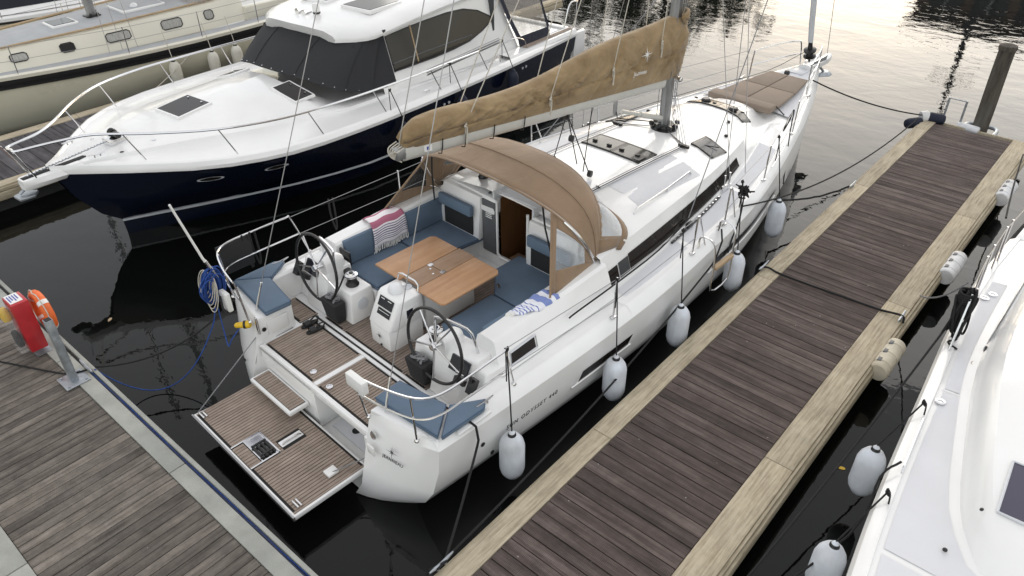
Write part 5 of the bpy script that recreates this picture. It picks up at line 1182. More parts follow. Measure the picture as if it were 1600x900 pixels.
for s in (1, -1):
    m_ = MB(); cleat(m_, (s*.42, .62, 1.70), R(80)*s, .9); obj('cleat', m_, 'steel', mdeck)
    for y in (6.6, 8.8): m_ = MB(); cleat(m_, (s*(interp(GB, y)-.25), y, interp(GZ, y)+.09), R(90), .8); obj('cleat', m_, 'steel', mdeck)
    # bow rail
    def rp(y, h=.55): return (s*(max(.08, interp(GB, y)-.14)), y, interp(GZ, y)+h)
    br = obj('bow_rail', MB().tube([(0, -.40, 2.10), (s*.13, -.39, 2.10), (s*.20, -.12, 2.10), (s*.30, .2, 2.10)]+[rp(y, .60-.005*y) for y in (.6, 1.2, 2, 3, 4, 5, 6, 7, 8.2)], .021, 8, sm=4), 'steel', MY)
    for y in (.9, 2.0, 3.5, 5.0, 6.6, 8.2):
        a = rp(y, .595-.005*y); obj('post', MB().tube([a, (a[0]+s*.06, y+.22, interp(GZ, y+.22)+.10)], .012, 8), 'steel', br)
    obj('front_strut', MB().tube([(s*.2, -.45, 2.12), (s*.12, -.25, 1.60)], .013, 8), 'steel', br)
    obj('grab_rail', MB().tube([rp(9.0, .12), (s*(interp(GB, 9)-.2), 9.0, 1.55), (s*(interp(GB, 9.5)-.2), 9.6, 1.62), (s*(interp(GB, 10)-.22), 10.1, 1.45), (s*(interp(GB, 10)-.2), 10.2, 1.18)], .013, 8, sm=4), 'steel', MY)
for k in range(5): obj('boat_hook', MB().tube([(2.22+.02*(k % 2), 6.55, 1.78-.028*k), (2.20+.02*(k % 2), 9.0, 1.80-.028*k)], .011, 6), 'alu', MY)
# superstructure: windscreen cover, coach house, roof
CW = [(4.9, 1.52), (6, 1.66), (7.5, 1.78), (9.2, 1.92), (10.4, 2.0)]
def cab(y, f):  # f: 0 deck .. 1 eaves
    w = interp(CW, y); z0 = interp(GZ, y)+.12; z1 = interp([(4.9, 2.30), (6, 2.42), (8, 2.58), (10.4, 2.64)], y); wt = w-.30*(1 if y < 9 else .9)
    return Vector((w+(wt-w)*f, y, z0+(z1-z0)*f))
cy = [5.9, 6.4, 7, 7.6, 8.2, 8.8, 9.3]
for s in (1, -1):
    obj('house_side', MB().loft([[(s*cab(y, f).x, y+(.9*(1-f)*0 if y < 9 else (1-f)*.55), cab(y, f).z) for y in cy+[9.55]] for f in frange(0, 1, 8)]), 'gelcoat', MY, smooth=40)

# windscreen cover of black mesh: wraps from the foredeck up to the roof edge
base = [(-1.62, 5.55, 1.50), (-1.52, 4.98, 1.66), (-1.2, 4.72, 1.80), (-.6, 4.56, 1.90), (0, 4.5, 1.92), (.6, 4.56, 1.90), (1.2, 4.72, 1.80), (1.52, 4.98, 1.66), (1.66, 5.55, 1.50)]
top_ = [(-1.46, 6.1, 2.42), (-1.40, 5.75, 2.42), (-1.12, 5.52, 2.44), (-.6, 5.36, 2.46), (0, 5.3, 2.47), (.6, 5.36, 2.46), (1.12, 5.52, 2.44), (1.40, 5.75, 2.42), (1.46, 6.1, 2.42)]
b_, t_ = smooth_path([Vector(p) for p in base], 4), smooth_path([Vector(p) for p in top_], 4)
mb = MB().loft([[a.lerp(c, f)+Vector((0, -.03*math.sin(math.pi*f), .03*math.sin(math.pi*f)+.004*math.sin(i*1.3+f*6))) for i, (a, c) in enumerate(zip(b_, t_))] for f in frange(0, 1, 6)])
wcov = obj('windscreen_cover', mb, 'mesh_cover', MY, smooth=50)
for i in (4, 12, 20, 28):
    obj('seam', MB().tube([b_[i].lerp(t_[i], f)+Vector((0, -.034*math.sin(math.pi*f)-.004, .034*math.sin(math.pi*f)+.004)) for f in frange(0, 1, 6)], .006, 5), 'black_matt', wcov)
for i in range(0, 33, 2): obj('snap_button', MB().lathe([(.012, 0), (.012, .006), (.004, .009)], b_[i].lerp(t_[i], .04)+Vector((0, -.006, .006)), (0, -.6, .8), 8), 'steel', wcov)
for s in (1, -1):
    obj('windscreen_cover_side', MB().loft([[(s*(cab(y, f).x+.012), y+(1-f)*.0, cab(y, f).z) for y in frange(5.5, 6.25+.25*0, 5)] for f in frange(.12, 1, 5)]), 'mesh_cover', MY)
    # long side window with pointed aft end
    lo = [(6.28, .32), (6.8, .32), (7.4, .32), (8.0, .34), (8.5, .38), (8.9, .47), (9.2, .60)]; hi = [(6.28, .93), (6.8, .93), (7.4, .92), (8.0, .91), (8.5, .88), (8.9, .79), (9.2, .61)]
    sh = lambda y, f, e: Vector((s*(cab(y, f).x+e), y+(((1-f)*.55)*max(0, (y-8.8)/.5) if y > 8.8 else 0), cab(y, f).z))
    sw = obj('side_window', MB().loft([[sh(y, f, .010) for y, f in smooth2] for smooth2 in (lo, [(a[0], (a[1]+b[1])/2) for a, b in zip(lo, hi)], hi)]), 'smoked_glass', MY)
    sw.data.materials[0] = M['brown_glass'] if 'brown_glass' in M else M['smoked_glass']
    obj('frame', MB().tube([sh(y, f, .012) for y, f in lo+hi[::-1]], .013, 6, closed=True), 'black_plastic', sw); obj('mullion', MB().tube([sh(6.95, f, .014) for f in (.35, .65, .95)], .016, 6), 'beige_wood', sw)
    obj('curtain_rail', MB().tube([sh(y, .46, .013) for y in (6.3, 7, 7.8, 8.6)], .012, 6), 'grey_panel', sw)
# roof shell, overhanging, swept down into the aft pillar
def roof_sec(y):
    w = interp([(5.15, 1.0), (5.35, 1.32), (5.7, 1.50), (6.2, 1.55), (8, 1.58), (10.4, 1.74)], y); z = interp([(5.15, 2.46), (5.7, 2.48), (7, 2.58), (8.5, 2.65), (10.4, 2.70)], y)
    return [(w, y, z-.05), (w+.02, y, z), (w-.02, y, z+.07), (w*.8, y, z+.16), (w*.4, y, z+.205), (0, y, z+.215), (-w*.4, y, z+.205), (-w*.8, y, z+.16), (-w+.02, y, z+.07), (-w-.02, y, z), (-w, y, z-.05)]
front_ = [(x*.985, 5.02+.28*abs(x/1.0)**2, 2.44) for x, _, _ in roof_sec(5.15)]
mb = MB().loft([[Vector(p)+Vector((0, .42*(abs(p[0])/1.5)**2*max(0, 1-(y-5.15)/.9), 0)) for p in roof_sec(y)] for y in (5.15, 5.22, 5.35, 5.55, 5.8, 6.2, 7, 8, 9, 10.4)]); q = [Vector(p)+Vector((0, .42*(abs(p[0])/1.5)**2, 0)) for p in roof_sec(5.15)]; mb.add(q, [tuple(range(len(q)))])
roof = obj('roof', mb, 'gelcoat', MY, smooth=45)
for x0, x1, y0, y1 in ((.25, 1.0, 6.35, 7.2), (-1.0, -.25, 6.35, 7.2)):
    rh = obj('roof_hatch', MB().box(x0-.04, x1+.04, y0-.04, y1+.04, 2.72, 2.80, .015), 'gelcoat', roof); obj('pane', MB().box(x0, x1, y0, y1, 2.795, 2.807), 'dark_glass', rh)
for x in (-.35, -.15): obj('horn', MB().lathe([(.02, 0), (.03, .12), (.055, .2), (.06, .21)], (x, 5.85, 2.72), (0, -1, .05), 14), 'steel', roof)
sl = obj('searchlight', MB().lathe([(.07, 0), (.075, .03), (.05, .06), (.07, .1), (.075, .2), (.05, .25), (.0, .26)], (.12, 5.75, 2.68), n=18), 'label_white', roof); obj('light_ring', MB().lathe([(.077, 0), (.077, .03)], (.12, 5.75, 2.74), n=18), 'black_plastic', sl)
obj('nav_light', MB().box(1.50, 1.56, 6.1, 6.18, 2.50, 2.56, .01), 'black_plastic', roof)
# aft pillar, clear curtain with navy edges, aft coaming and cockpit
for s in (1, -1):
    P4 = lambda y, z, x=None: Vector((s*(1.98 if x is None else x), y, z))
    cu = obj('cockpit_curtain', MB().loft([[P4(9.62, 2.62, 1.74), P4(10.2, 2.66, 1.74), P4(11.0, 2.66, 1.72)], [P4(9.85, 2.0, 1.88), P4(10.4, 2.0, 1.88), P4(11.15, 2.02, 1.86)], [P4(10.15, 1.52, 1.98), P4(10.6, 1.50, 1.98), P4(11.3, 1.46, 1.96)]]), 'vinyl_crinkled', MY, smooth=60)
    obj('navy_edge', MB().loft([[P4(9.50, 2.64, 1.755), P4(9.63, 2.64, 1.75)], [P4(9.73, 2.0, 1.89), P4(9.87, 2.0, 1.885)], [P4(10.0, 1.46, 1.995), P4(10.17, 1.46, 1.985)]]).loft([[P4(10.0, 1.52, 1.99), P4(11.32, 1.46, 1.97)], [P4(10.05, 1.24, 2.02), P4(11.36, 1.20, 2.0)]]).loft([[P4(10.96, 2.66, 1.73), P4(11.04, 2.66, 1.73)], [P4(11.26, 1.46, 1.97), P4(11.36, 1.46, 1.97)]]), 'canvas_navy', cu)
    obj('coaming_top', MB().loft([[(s*x, y, interp(GZ, y)+dz) for x, dz in ((2.30-.02*(y-9), .08), (2.26-.02*(y-9), .16), (1.98, .17), (1.95, -.3))] for y in (9.3, 10.5, 11.4, 12.25)]), 'gelcoat', MY)
    obj('teak_cap', MB().loft([[(s*x, y, interp(GZ, y)+.178) for x in (2.2-.02*(y-9), 2.02)] for y in (10.1, 11.3, 12.2)]), 'teak', MY)
obj('hardtop_aft', MB().box(-1.7, 1.7, 10.4, 11.5, 2.70, 2.79, .04), 'gelcoat', MY)
obj('cockpit_floor', MB().box(-1.96, 1.96, 9.2, 12.2, .55, .62), 'teak', MY)
obj('cabin_bulkhead', MB().box(-1.8, 1.8, 9.3, 9.36, .6, 2.62), 'grey_glass', MY)
obj('transom', MB().box(-1.95, 1.95, 12.1, 12.32, .4, 1.22, .04), 'gelcoat', MY)
obj('swim_platform', MB().prism([(-2.0, 12.3), (2.0, 12.3), (1.9, 13.1), (1.5, 13.25), (-1.5, 13.25), (-1.9, 13.1)], .32, .42, .03), 'gelcoat', MY)
obj('stern_rail', MB().tube([(1.9, 12.15, 1.2), (1.95, 12.3, 1.75), (1.98, 12.55, 1.78), (1.9, 12.75, 1.6), (1.9, 12.6, .5)], .02, 8, sm=4), 'steel', MY)
obj('davit_float', MB().prism([(2.0, 12.35), (2.1, 12.35), (2.15, 12.8), (2.0, 12.95)], .42, 1.05, .04), 'gelcoat', MY)

# ================================================================ cream sailing yacht and the white yacht beyond it
def sail_neighbour(root, GBt, GZt, n0, n1, hullmat, deckmat, cabin, extras):
    yy = frange(n0, n1, 18); mb = MB()
    def sec(y, s):
        g, z = interp(GBt, y), interp(GZt, y); return [(s*g, y, z), (s*g*.985, y, z*.6), (s*g*.88, y, .2), (s*g*.72, y, -.05), (0, y, -.4)]
    for s in (1, -1): mb.loft([sec(y, s) for y in yy])
    t = sec(n1, 1); mb.add(t+[(-x, y, z) for x, y, z in t[::-1]], [tuple(range(len(t)*2))])
    h = obj('hull', mb, hullmat, root, smooth=50)
    mb = MB()
    for s in (1, -1): mb.loft([[(s*g*f, y, interp(GZt, y)+dz) for f, dz in ((1.0, 0), (.995, .07), (.955, .075), (.95, .02), (0, .06)) for g in [interp(GBt, y)]] for y in yy])
    d = obj('deck', mb, 'gelcoat', root, smooth=40)
    return h, d
CR = thing('cream_sailing_yacht', (-19.95, .6, 0), 'cream sailing yacht with black rubbing band and grey decks, behind the navy motor yacht', 'sailing yacht')
CGB = [(0, .05), (1, .45), (2.5, .85), (4.2, 1.20), (5.6, 1.48), (7, 1.66), (9, 1.78), (11, 1.76), (13, 1.55)]
CGZ = [(0, 1.42), (4, 1.26), (8, 1.18), (13, 1.2)]
chull, cdeck = sail_neighbour(CR, CGB, CGZ, 0, 13, 'hull_cream', 'gelcoat_cream', None, None)
cyy = frange(0, 13, 20)
for s in (1, -1):
    obj('rubbing_band', MB().loft([[(s*(interp(CGB, y)+o_), y, interp(CGZ, y)+dz) for o_, dz in ((.0, -.02), (.035, -.035), (.035, -.10), (.012, -.115), (.012, -.14), (.03, -.15), (.03, -.20), (.0, -.21))] for y in cyy]), 'black_plastic', chull)
    obj('toe_rail', MB().loft([[(s*(interp(CGB, y)+o_), y, interp(CGZ, y)+dz) for o_, dz in ((.02, -.01), (.025, .06), (-.07, .085), (-.09, .06))] for y in cyy]), 'gelcoat_cream', cdeck)
    obj('side_deck_panel', MB().loft([[(s*x, y, interp(CGZ, y)+.062) for x in (interp(CGB, y)-.13, max(.1, interp(CGB, y)-.47))] for y in frange(2, 12, 14)]), 'deck_grey', cdeck)
CBW = [(2.6, .55), (4, .80), (5.5, 1.02), (7, 1.14), (9, 1.22), (10.3, 1.2)]
def cab2(y, f): w = interp(CBW, y); z0 = interp(CGZ, y)+.05; z1 = interp([(2.6, 1.50), (4, 1.70), (7, 1.78), (10.3, 1.84)], y); return (w-.16*f, z0+(z1-z0)*f)
mb = MB(); ry = frange(2.6, 10.3, 14)
for s in (1, -1): mb.loft([[(s*cab2(y, 0)[0], y, cab2(y, 0)[1]), (s*cab2(y, .9)[0], y, cab2(y, .9)[1]), (s*(cab2(y, 1)[0]-.05), y, cab2(y, 1)[1]), (0, y, cab2(y, 1)[1]+.05)] for y in ry])
q = [(cab2(2.6, 0)[0], 2.6, cab2(2.6, 0)[1]), (cab2(2.6, .9)[0], 2.6, cab2(2.6, .9)[1]), (-cab2(2.6, .9)[0], 2.6, cab2(2.6, .9)[1]), (-cab2(2.6, 0)[0], 2.6, cab2(2.6, 0)[1])]; mb.add(q, [(0, 1, 2, 3)])
ccab = obj('coachroof', mb, 'gelcoat_cream', CR, smooth=40)
obj('roof_panel', MB().loft([[(x, y, cab2(y, 1)[1]+.008+.045*(1-abs(x)/max(.3, cab2(y, 1)[0]))) for x in (-(cab2(y, 1)[0]-.16), 0, cab2(y, 1)[0]-.16)] for y in frange(3.4, 9.6, 10)]), 'deck_grey', ccab)
for s in (1, -1):
    obj('handrail', MB().tube([(s*(cab2(y, 1)[0]-.04), y, cab2(y, 1)[1]+.035) for y in frange(4.0, 9.6, 10)], .025, 8), 'beige_wood', ccab)
    for a, b, mt in ((4.68, 5.0, 'pane_curtain'), (5.7, 5.98, 'dark_glass'), (6.72, 7.26, 'pane_curtain'), (8.06, 8.56, 'pane_curtain'), (9.2, 9.42, 'pane_curtain')):
        P3 = lambda y, f, e: Vector((s*(cab2(y, f)[0]+e), y, cab2(y, f)[1]))
        w = obj('window', MB().quad(P3(a, .40, .008), P3(b, .40, .008), P3(b, .70, .008), P3(a, .70, .008)), mt, ccab)
        obj('frame', MB().tube([P3(a+.04, .37, .01), P3(b-.04, .37, .01), P3(b+.01, .44, .01), P3(b+.01, .66, .01), P3(b-.04, .73, .01), P3(a+.04, .73, .01), P3(a-.01, .66, .01), P3(a-.01, .44, .01)], .012, 6, closed=True), 'black_plastic', w)
    lu = (4.6, 6.9, 8.7, 10.3, 11.8)
    for y in lu: obj('stanchion', MB().tube([(s*(interp(CGB, y)-.04), y, interp(CGZ, y)+.07), (s*(interp(CGB, y)-.05), y, interp(CGZ, y)+.68)], .012, 8), 'steel', CR)
    for hz in (.66, .36): obj('lifeline', MB().tube([(s*(interp(CGB, y)-.05), y, interp(CGZ, y)+hz) for y in (1.5,)+lu], .005, 6), 'wire', CR)
    for y in (6.6, 6.9, 7.25): obj('shroud', MB().tube([(s*(interp(CGB, y)-.35), y, interp(CGZ, y)+.08), (s*.4, 6.95, 8.5)], .006, 6), 'wire', CR)
obj('foredeck_panel', MB().loft([[(x*interp(CGB, y)*.75, y, interp(CGZ, y)+.075) for x in (-1, 0, 1)] for y in frange(.8, 2.5, 5)]), 'deck_grey', cdeck)
def chatch(x0, x1, y0, y1, g):
    z = cab2((y0+y1)/2, 1)[1]+.04; h = obj('hatch', MB().box(x0, x1, y0, y1, z-.03, z+.045, .02), 'gelcoat', ccab); obj('pane', MB().box(x0+.05, x1-.05, y0+.05, y1-.05, z+.045, z+.055), g, h)
chatch(-.30, .30, 5.9, 6.5, 'grey_glass'); chatch(-.28, .35, 3.9, 4.6, 'deck_grey'); chatch(-.42, .45, 7.5, 8.6, 'deck_grey')
cm = obj('mast', MB().loft([[(.075*math.cos(a), 6.95+.11*math.sin(a), z) for a in [2*math.pi*k/16 for k in range(16)]] for z in (1.75, 14)], True), 'alu', CR, smooth=60); obj('mast_foot', MB().box(-.14, .14, 6.78, 7.12, 1.78, 1.86, .02), 'black_plastic', cm)
for k in range(4): obj('mast_block', MB().lathe([(.03, 0), (.04, .04), (.03, .08)], (.16*(-1)**k, 6.85+.08*k, 1.84), (.3, .1, 1), 10), 'black_plastic', cm)
obj('vent_dome', MB().lathe([(.10, 0), (.10, .02), (.085, .07), (.04, .11), (0, .115)], (.22, 7.9, 1.86), n=18), 'chart_white', ccab)
obj('boom', MB().cyl((0, 7.1, 2.6), (0, 11.2, 2.7), .07, n=12), 'alu', CR)
r_ = []
for i in range(26):
    y = 7.15+.165*i; r_.append([(math.cos(a)*(.22+.02*math.sin(i*1.7+a*3)), y, 2.78-.012*i*0+math.sin(a)*(.24+.02*math.sin(i*1.1))) for a in [2*math.pi*k/16 for k in range(16)]])
obj('sail_cover', MB().loft(r_, True, caps=True), 'canvas_sail', CR, smooth=70)
obj('sprayhood', MB().loft([[(1.05*math.sin(a), 9.3+d, 1.85+h*max(0, math.cos(a))**.6) for a in [R(-90+15*k) for k in range(13)]] for d, h in ((-.35, .05), (-.1, .45), (.4, .62), (.9, .6))]), 'vinyl_crinkled', CR, smooth=60)
obj('sprayhood_hem', MB().tube([(1.05*math.sin(a), 10.2, 1.85+.6*max(0, math.cos(a))**.6) for a in [R(-90+15*k) for k in range(13)]], .05, 8), 'canvas_sail', CR)
obj('cockpit_coaming', MB().box(-1.25, -1.05, 10.3, 12.6, 1.2, 1.55, .04).box(1.05, 1.25, 10.3, 12.6, 1.2, 1.55, .04).box(-1.2, 1.2, 12.4, 12.7, 1.2, 1.5, .04), 'gelcoat_cream', CR, kind='stuff')
WR = thing('white_sailing_yacht', (-24.9, 2.4, 0), 'white yacht with a long dark cabin window, farthest at the upper left corner', 'sailing yacht')
WGB = [(0, .05), (1.5, .8), (3, 1.35), (5, 1.75), (8, 1.9), (12, 1.8)]; WGZ = [(0, 1.45), (5, 1.25), (12, 1.2)]
whull, wdeck = sail_neighbour(WR, WGB, WGZ, 0, 12, 'hull_cream', 'gelcoat', None, None)
mb = MB(); W2 = [(2.4, .5), (4, 1.05), (6, 1.3), (9, 1.35)]
wf = lambda y, f: (interp(W2, y)-.35*f, interp(WGZ, y)+.05+f*interp([(2.4, .2), (4, .5), (9, .65)], y))
for s in (1, -1): mb.loft([[(s*wf(y, 0)[0], y, wf(y, 0)[1]), (s*wf(y, .9)[0], y, wf(y, .9)[1]), (s*wf(y, 1)[0]*.85, y, wf(y, 1)[1]), (0, y, wf(y, 1)[1]+.06)] for y in frange(2.4, 9, 10)])
wcab = obj('coachroof', mb, 'gelcoat', WR)
for s in (1, -1):
    obj('window', MB().loft([[(s*(wf(y, f)[0]+.012), y, wf(y, f)[1]) for y in frange(4.1, 7.6, 8)] for f in (.25, .8)]), 'instrument', wcab)
    for y in (4.2, 6.2, 8.2): obj('stanchion', MB().tube([(s*(interp(WGB, y)-.06), y, 1.3), (s*(interp(WGB, y)-.06), y, 1.95)], .012, 8), 'steel', WR)
    obj('rubbing_strake', MB().tube([(s*(interp(WGB, y)+.01), y, interp(WGZ, y)-.03) for y in frange(0, 12, 14)], .03, 6), 'black_plastic', whull)
obj('roof_panel', MB().loft([[(x*wf(y, 1)[0]*.7, y, wf(y, 1)[1]+.05) for x in (-1, 0, 1)] for y in frange(3.5, 8.5, 6)]), 'deck_grey', wcab)
obj('mast', MB().cyl((0, 5.6, 1.9), (0, 5.5, 15), .09, n=14), 'alu', WR)

# ================================================================ white yacht on the right edge
RY = thing('neighbour_yacht', (1.15, .8, 0), 'white yacht deck cut by the right edge of the picture, with black coiled rope', 'sailing yacht')
RGB = [(0, .05), (.8, .62), (1.6, 1.02), (2.7, 1.34), (3.98, 1.57), (5.3, 1.72), (6.7, 1.83), (9.2, 2.0), (11.4, 1.9), (13.4, 1.7)]; RGZ = [(0, 1.36), (4, 1.20), (9, 1.12), (13.4, 1.12)]
ry = frange(0, 13.4, 28); mb = MB()
def rsec(y, s): g, z = interp(RGB, y), interp(RGZ, y); return [(s*g, y, z), (s*(g-.01), y, z*.6), (s*g*.93, y, .3), (s*g*.8, y, 0), (s*g*.5, y, -.3), (0, y, -.4)]
for s in (1, -1): mb.loft([rsec(y, s) for y in ry])
t = rsec(13.4, 1); mb.add(t+[(-x, y, z) for x, y, z in t[::-1]], [tuple(range(12))])
rh_ = obj('hull', mb, 'gelcoat', RY, smooth=40)
RT = [(4.5, .25), (4.62, .62), (4.9, .84), (5.3, 1.02), (6.2, 1.22), (7.5, 1.44), (9.5, 1.5), (11, 1.45)]
def rdeck(y):
    g, z = interp(RGB, y), interp(RGZ, y); k = min(1, g/.5); w = interp(RT, y) if y >= 4.5 else .2; h = interp([(4.5, .03), (4.75, .16), (5.2, .28), (7, .36), (11, .42)], y) if y >= 4.5 else .03
    w = min(w, g-.25*k)
    return [(g, z), (g-.03*k, z+.07), (g-.10*k, z+.115), (g-.14*k, z+.12), (g-.15*k, z+.10), (w+.10, z+.115), (w+.03, z+.13), (w-.06, z+.11+h*.75), (w-.16, z+.11+h), (w*.4, z+.14+h), (0, z+.15+h)]
mb = MB(); ry2 = frange(0, 4.4, 12)+[4.5, 4.55, 4.62, 4.7, 4.8, 4.95, 5.1, 5.3, 5.6, 6, 6.5, 7, 7.5, 8, 9, 10, 11]
for s in (1, -1): mb.loft([[(s*x, y, z) for x, z in rdeck(y)] for y in ry2])
rd = obj('deck', mb, 'gelcoat', RY, smooth=30)
obj('aft_deck', MB().prism([(-1.85, 11), (1.85, 11), (1.7, 13.4), (-1.7, 13.4)], 1.15, 1.23, .02), 'gelcoat', RY)
for s in (1, -1):
    for a, b in ((1.2, 4.35), (4.42, 6.9), (6.97, 9.6)):
        obj('nonskid_panel', MB().loft([[(s*(rdeck(y)[4][0]-.05), y, rdeck(y)[4][1]+.007), (s*(rdeck(y)[5][0]+.03), y, rdeck(y)[5][1]+.006)] for y in frange(a, b, 10)]), 'nonskid', rd)
    for y in (7.7, 8.95, 9.3, 9.9, 10.15):
        g, z = interp(RGB, y)-.10, interp(RGZ, y)+.12
        obj('stanchion', MB().tube([(s*g, y, z), (s*(g+.02), y+(.06 if y > 8 else .3), z+.62)], .013, 8), 'steel', RY)
    obj('handrail', MB().tube([(s*(interp(RGB, y)-.13), y, interp(RGZ, y)+dz) for y, dz in ((5.4, .12), (5.45, .17), (5.9, .175), (6.25, .17), (6.3, .12))], .010, 6), 'steel', RY)
    obj('lifeline', MB().tube([(s*(interp(RGB, y)-.08), y+.05, interp(RGZ, y)+.72) for y in (7.95, 8.95, 9.9, 12.5)], .006, 6), 'white_rope', RY)
    obj('shroud_rail', MB().tube([(s*1.28, 7.75, 1.40), (s*1.28, 11, 1.46)], .012, 6), 'black_plastic', RY)
    for k in range(2): obj('shroud', MB().tube([(s*1.50, 8.1+.1*k, 1.24), (s*1.46, 8.18+.1*k, 1.6), (s*.9, 9.0, 8)], [.016, .016, .006], 8), 'steel', RY)
    for y, x in ((6.7, 1.62), (9.25, 1.72), (9.1, 1.78)): obj('deck_ring', MB().lathe([(.05, 0), (.052, .012), (.03, .014), (.026, .004)], (s*x, y, rdeck(y)[5][1]+.0), n=18), 'steel', rd)
    for y, x in ((4.72, 1.02), (5.2, .9), (6.4, 1.0)): obj('snap_fitting', MB().lathe([(.022, 0), (.02, .012), (.01, .02)], (s*x, y, 1.2+.12 if y < 4.8 else rdeck(y)[7][1]), n=10), 'black_plastic', rd)
def rtop(x, y):
    p = rdeck(y)[5:]; x = abs(x)
    for q, w in zip(p[:-1], p[1:]):
        if w[0] <= x <= q[0]: return w[1]+(q[1]-w[1])*(x-w[0])/max(1e-6, q[0]-w[0])
    return p[-1][1]
for s in (1, -1):
    rw_ = obj('roof_window', MB().loft([[(s*(x0+(x1-x0)*f), y, rtop(x0+(x1-x0)*f, y)+.012) for f in (0, .33, .66, 1)] for y, x0, x1 in ((5.18, -.80, -.45), (5.5, -.82, -.42), (5.85, -.84, -.40))]), 'purple_glass', RY)
    obj('frame', MB().tube([(s*x, y, rtop(x, y)+.014) for x, y in ((-.80, 5.18), (-.82, 5.5), (-.84, 5.85), (-.62, 5.86), (-.40, 5.85), (-.42, 5.5), (-.45, 5.18), (-.62, 5.17))], .014, 6, closed=True), 'gelcoat_grey', rw_)
    obj('tackle_block', MB().lathe([(.02, -.03), (.045, -.025), (.045, .025), (.02, .03)], (s*1.48, 7.95, 1.27), (1, .2, 0), 14), 'black_plastic', RY)
    obj('deck_seam', MB().loft([[(s*(rdeck(y)[5][0]+.02), y+d, rdeck(y)[5][1]+.009), (s*(rdeck(y)[4][0]-.03), y+d, rdeck(y)[4][1]+.009)] for y, d in ((6.93, -.006), (6.93, .006))]), 'gelcoat_grey', RY)
    obj('sheet_tail', MB().tube([(s*1.46, 7.95, 1.27), (s*1.3, 7.7, 1.245), (s*1.42, 7.5, 1.245), (s*1.55, 7.62, 1.245), (s*1.5, 7.72, 1.245)], .008, 6, sm=4), 'white_rope', RY)
    obj('sheet', MB().tube([(s*1.47, 7.97, 1.29), (s*1.30, 8.9, 1.55), (s*1.1, 9.8, 1.7)], .012, 6), 'grey_rope', RY)
obj('halyard_line', MB().tube([(-1.22, 6.95, 1.36), (-1.24, 8.2, 1.41), (-1.2, 10.2, 1.5)], .011, 6), 'black_rope', RY)
# ================================================================ loose things: fenders, mooring lines, towels, shoes
def yw(v, u, z):
    c, s = math.cos(R(-3)), math.sin(R(-3)); return Vector((-6.207+v*c-u*s, 3.43+v*s+u*c, z))
def myw(x, y, z):
    c, s = math.cos(R(5)), math.sin(R(5)); return Vector((-12.75+x*c-y*s, 3.45+x*s+y*c, z))
def fender(p, r, L_, mat, tie, label, group, rope='black_rope', knot=True, tilt=(0, 0, 1), extra=None):
    """inflatable fender hanging on its lanyard; p = centre, tie = point on the rail"""
    t = thing('fender', p, label, 'fender', group=group); p = Vector(p); ax = Vector(tilt).normalized(); h = L_/2
    prof = [(.02, -h-.03), (.03, -h-.01), (.045, -h+.005), (r*.62, -h+.03), (r*.88, -h+.09), (r, -h+.16), (r, 0), (r, h-.16), (r*.88, h-.09), (r*.62, h-.03), (.045, h-.005), (.035, h+.03), (.012, h+.055)]
    obj('body', MB().lathe(prof, (0, 0, 0), ax, 24), mat, t, smooth=60)
    obj('collar', MB().lathe([(.05, h-.012), (.046, h+.012), (.034, h+.03)], (0, 0, 0), ax, 16), 'black_plastic' if mat != 'fender_navy' else 'fender_navy', t)
    a = ax*(h+.05); b = Vector(tie)-p
    obj('lanyard', MB().tube([a, a.lerp(b, .5)+Vector((0, .005, 0)), b], .009, 6), rope, t)
    if knot:
        obj('hitch', MB().tube([b+Vector((.02*math.cos(k*2.1), .03*math.sin(k*1.7), .02*math.sin(k*2.9))) for k in range(9)], .010, 6, sm=3), rope, t)
        obj('tail', MB().tube([b, b+Vector((.03, -.05, .03)), b+Vector((.05, -.07, -.12)), b+Vector((.045, -.06, -.38))], .008, 6, sm=4), rope, t)
    if extra: extra(t)
    return t
FG = 'white fenders along the starboard side of the brown-hooded yacht'
for u, z, tu, tz, lab in ((1.12, .55, 1.30, 1.84, 'white fender hanging below the yacht name lettering, closest to the stern'), (2.92, .55, 3.15, 1.84, 'white fender hanging beside the aft hull window, second from the stern'), (4.37, .55, 4.6, 1.86, 'white fender in the middle of the row along the yacht'),
                          (6.02, .58, 6.35, 1.86, 'white fender just forward of the steel boarding hoop'), (7.85, .60, 7.95, 1.95, 'white fender closest to the bow of the brown-hooded yacht')):
    fender(yw(bm_(u)+.16, u, z), .145, .66, 'fender_white', yw(side(tu)+.012, tu, tz), lab, FG)
for k, (y, lab) in enumerate(((5.45, 'navy fender nearest the windscreen cover of the motor yacht'), (7.25, 'navy fender in the middle of the motor yacht side'), (9.1, 'navy fender beside the aft window tip of the motor yacht'))):
    fender(myw(interp(GB, y)+.13, y, .78), .125, .62, 'fender_navy', myw(interp(GB, y)-.12, y-.05, 1.74), lab, 'navy fenders on the motor yacht', tilt=(.05, 0, 1))
for k, (y, lab) in enumerate(((7.75, 'cream fender on the cream yacht, nearest the motor yacht bow rail'), (8.75, 'cream fender in the middle of the three on the cream yacht'), (9.4, 'cream fender on the cream yacht, closest to the windscreen cover'))):
    fender((-19.95+interp(CGB, y)+.16, .6+y, .62), .14, .6, 'fender_cream', (-19.95+interp(CGB, y)-.04, .6+y, 1.6), lab, 'cream fenders on the cream yacht', rope='white_rope', knot=False)
for y, lab, z in ((5.9, 'white fender hanging off the right-hand yacht, upper of the two', .62), (4.45, 'white fender hanging off the right-hand yacht, lower of the two', .62)):
    fender((1.15-interp(RGB, y)-.17, .8+y, z), .15, .62, 'fender_white', (1.15-interp(RGB, y+.35)+.06, .8+y+.55, 1.36), lab, 'fenders on the right-hand yacht', tilt=(0, .12, 1))
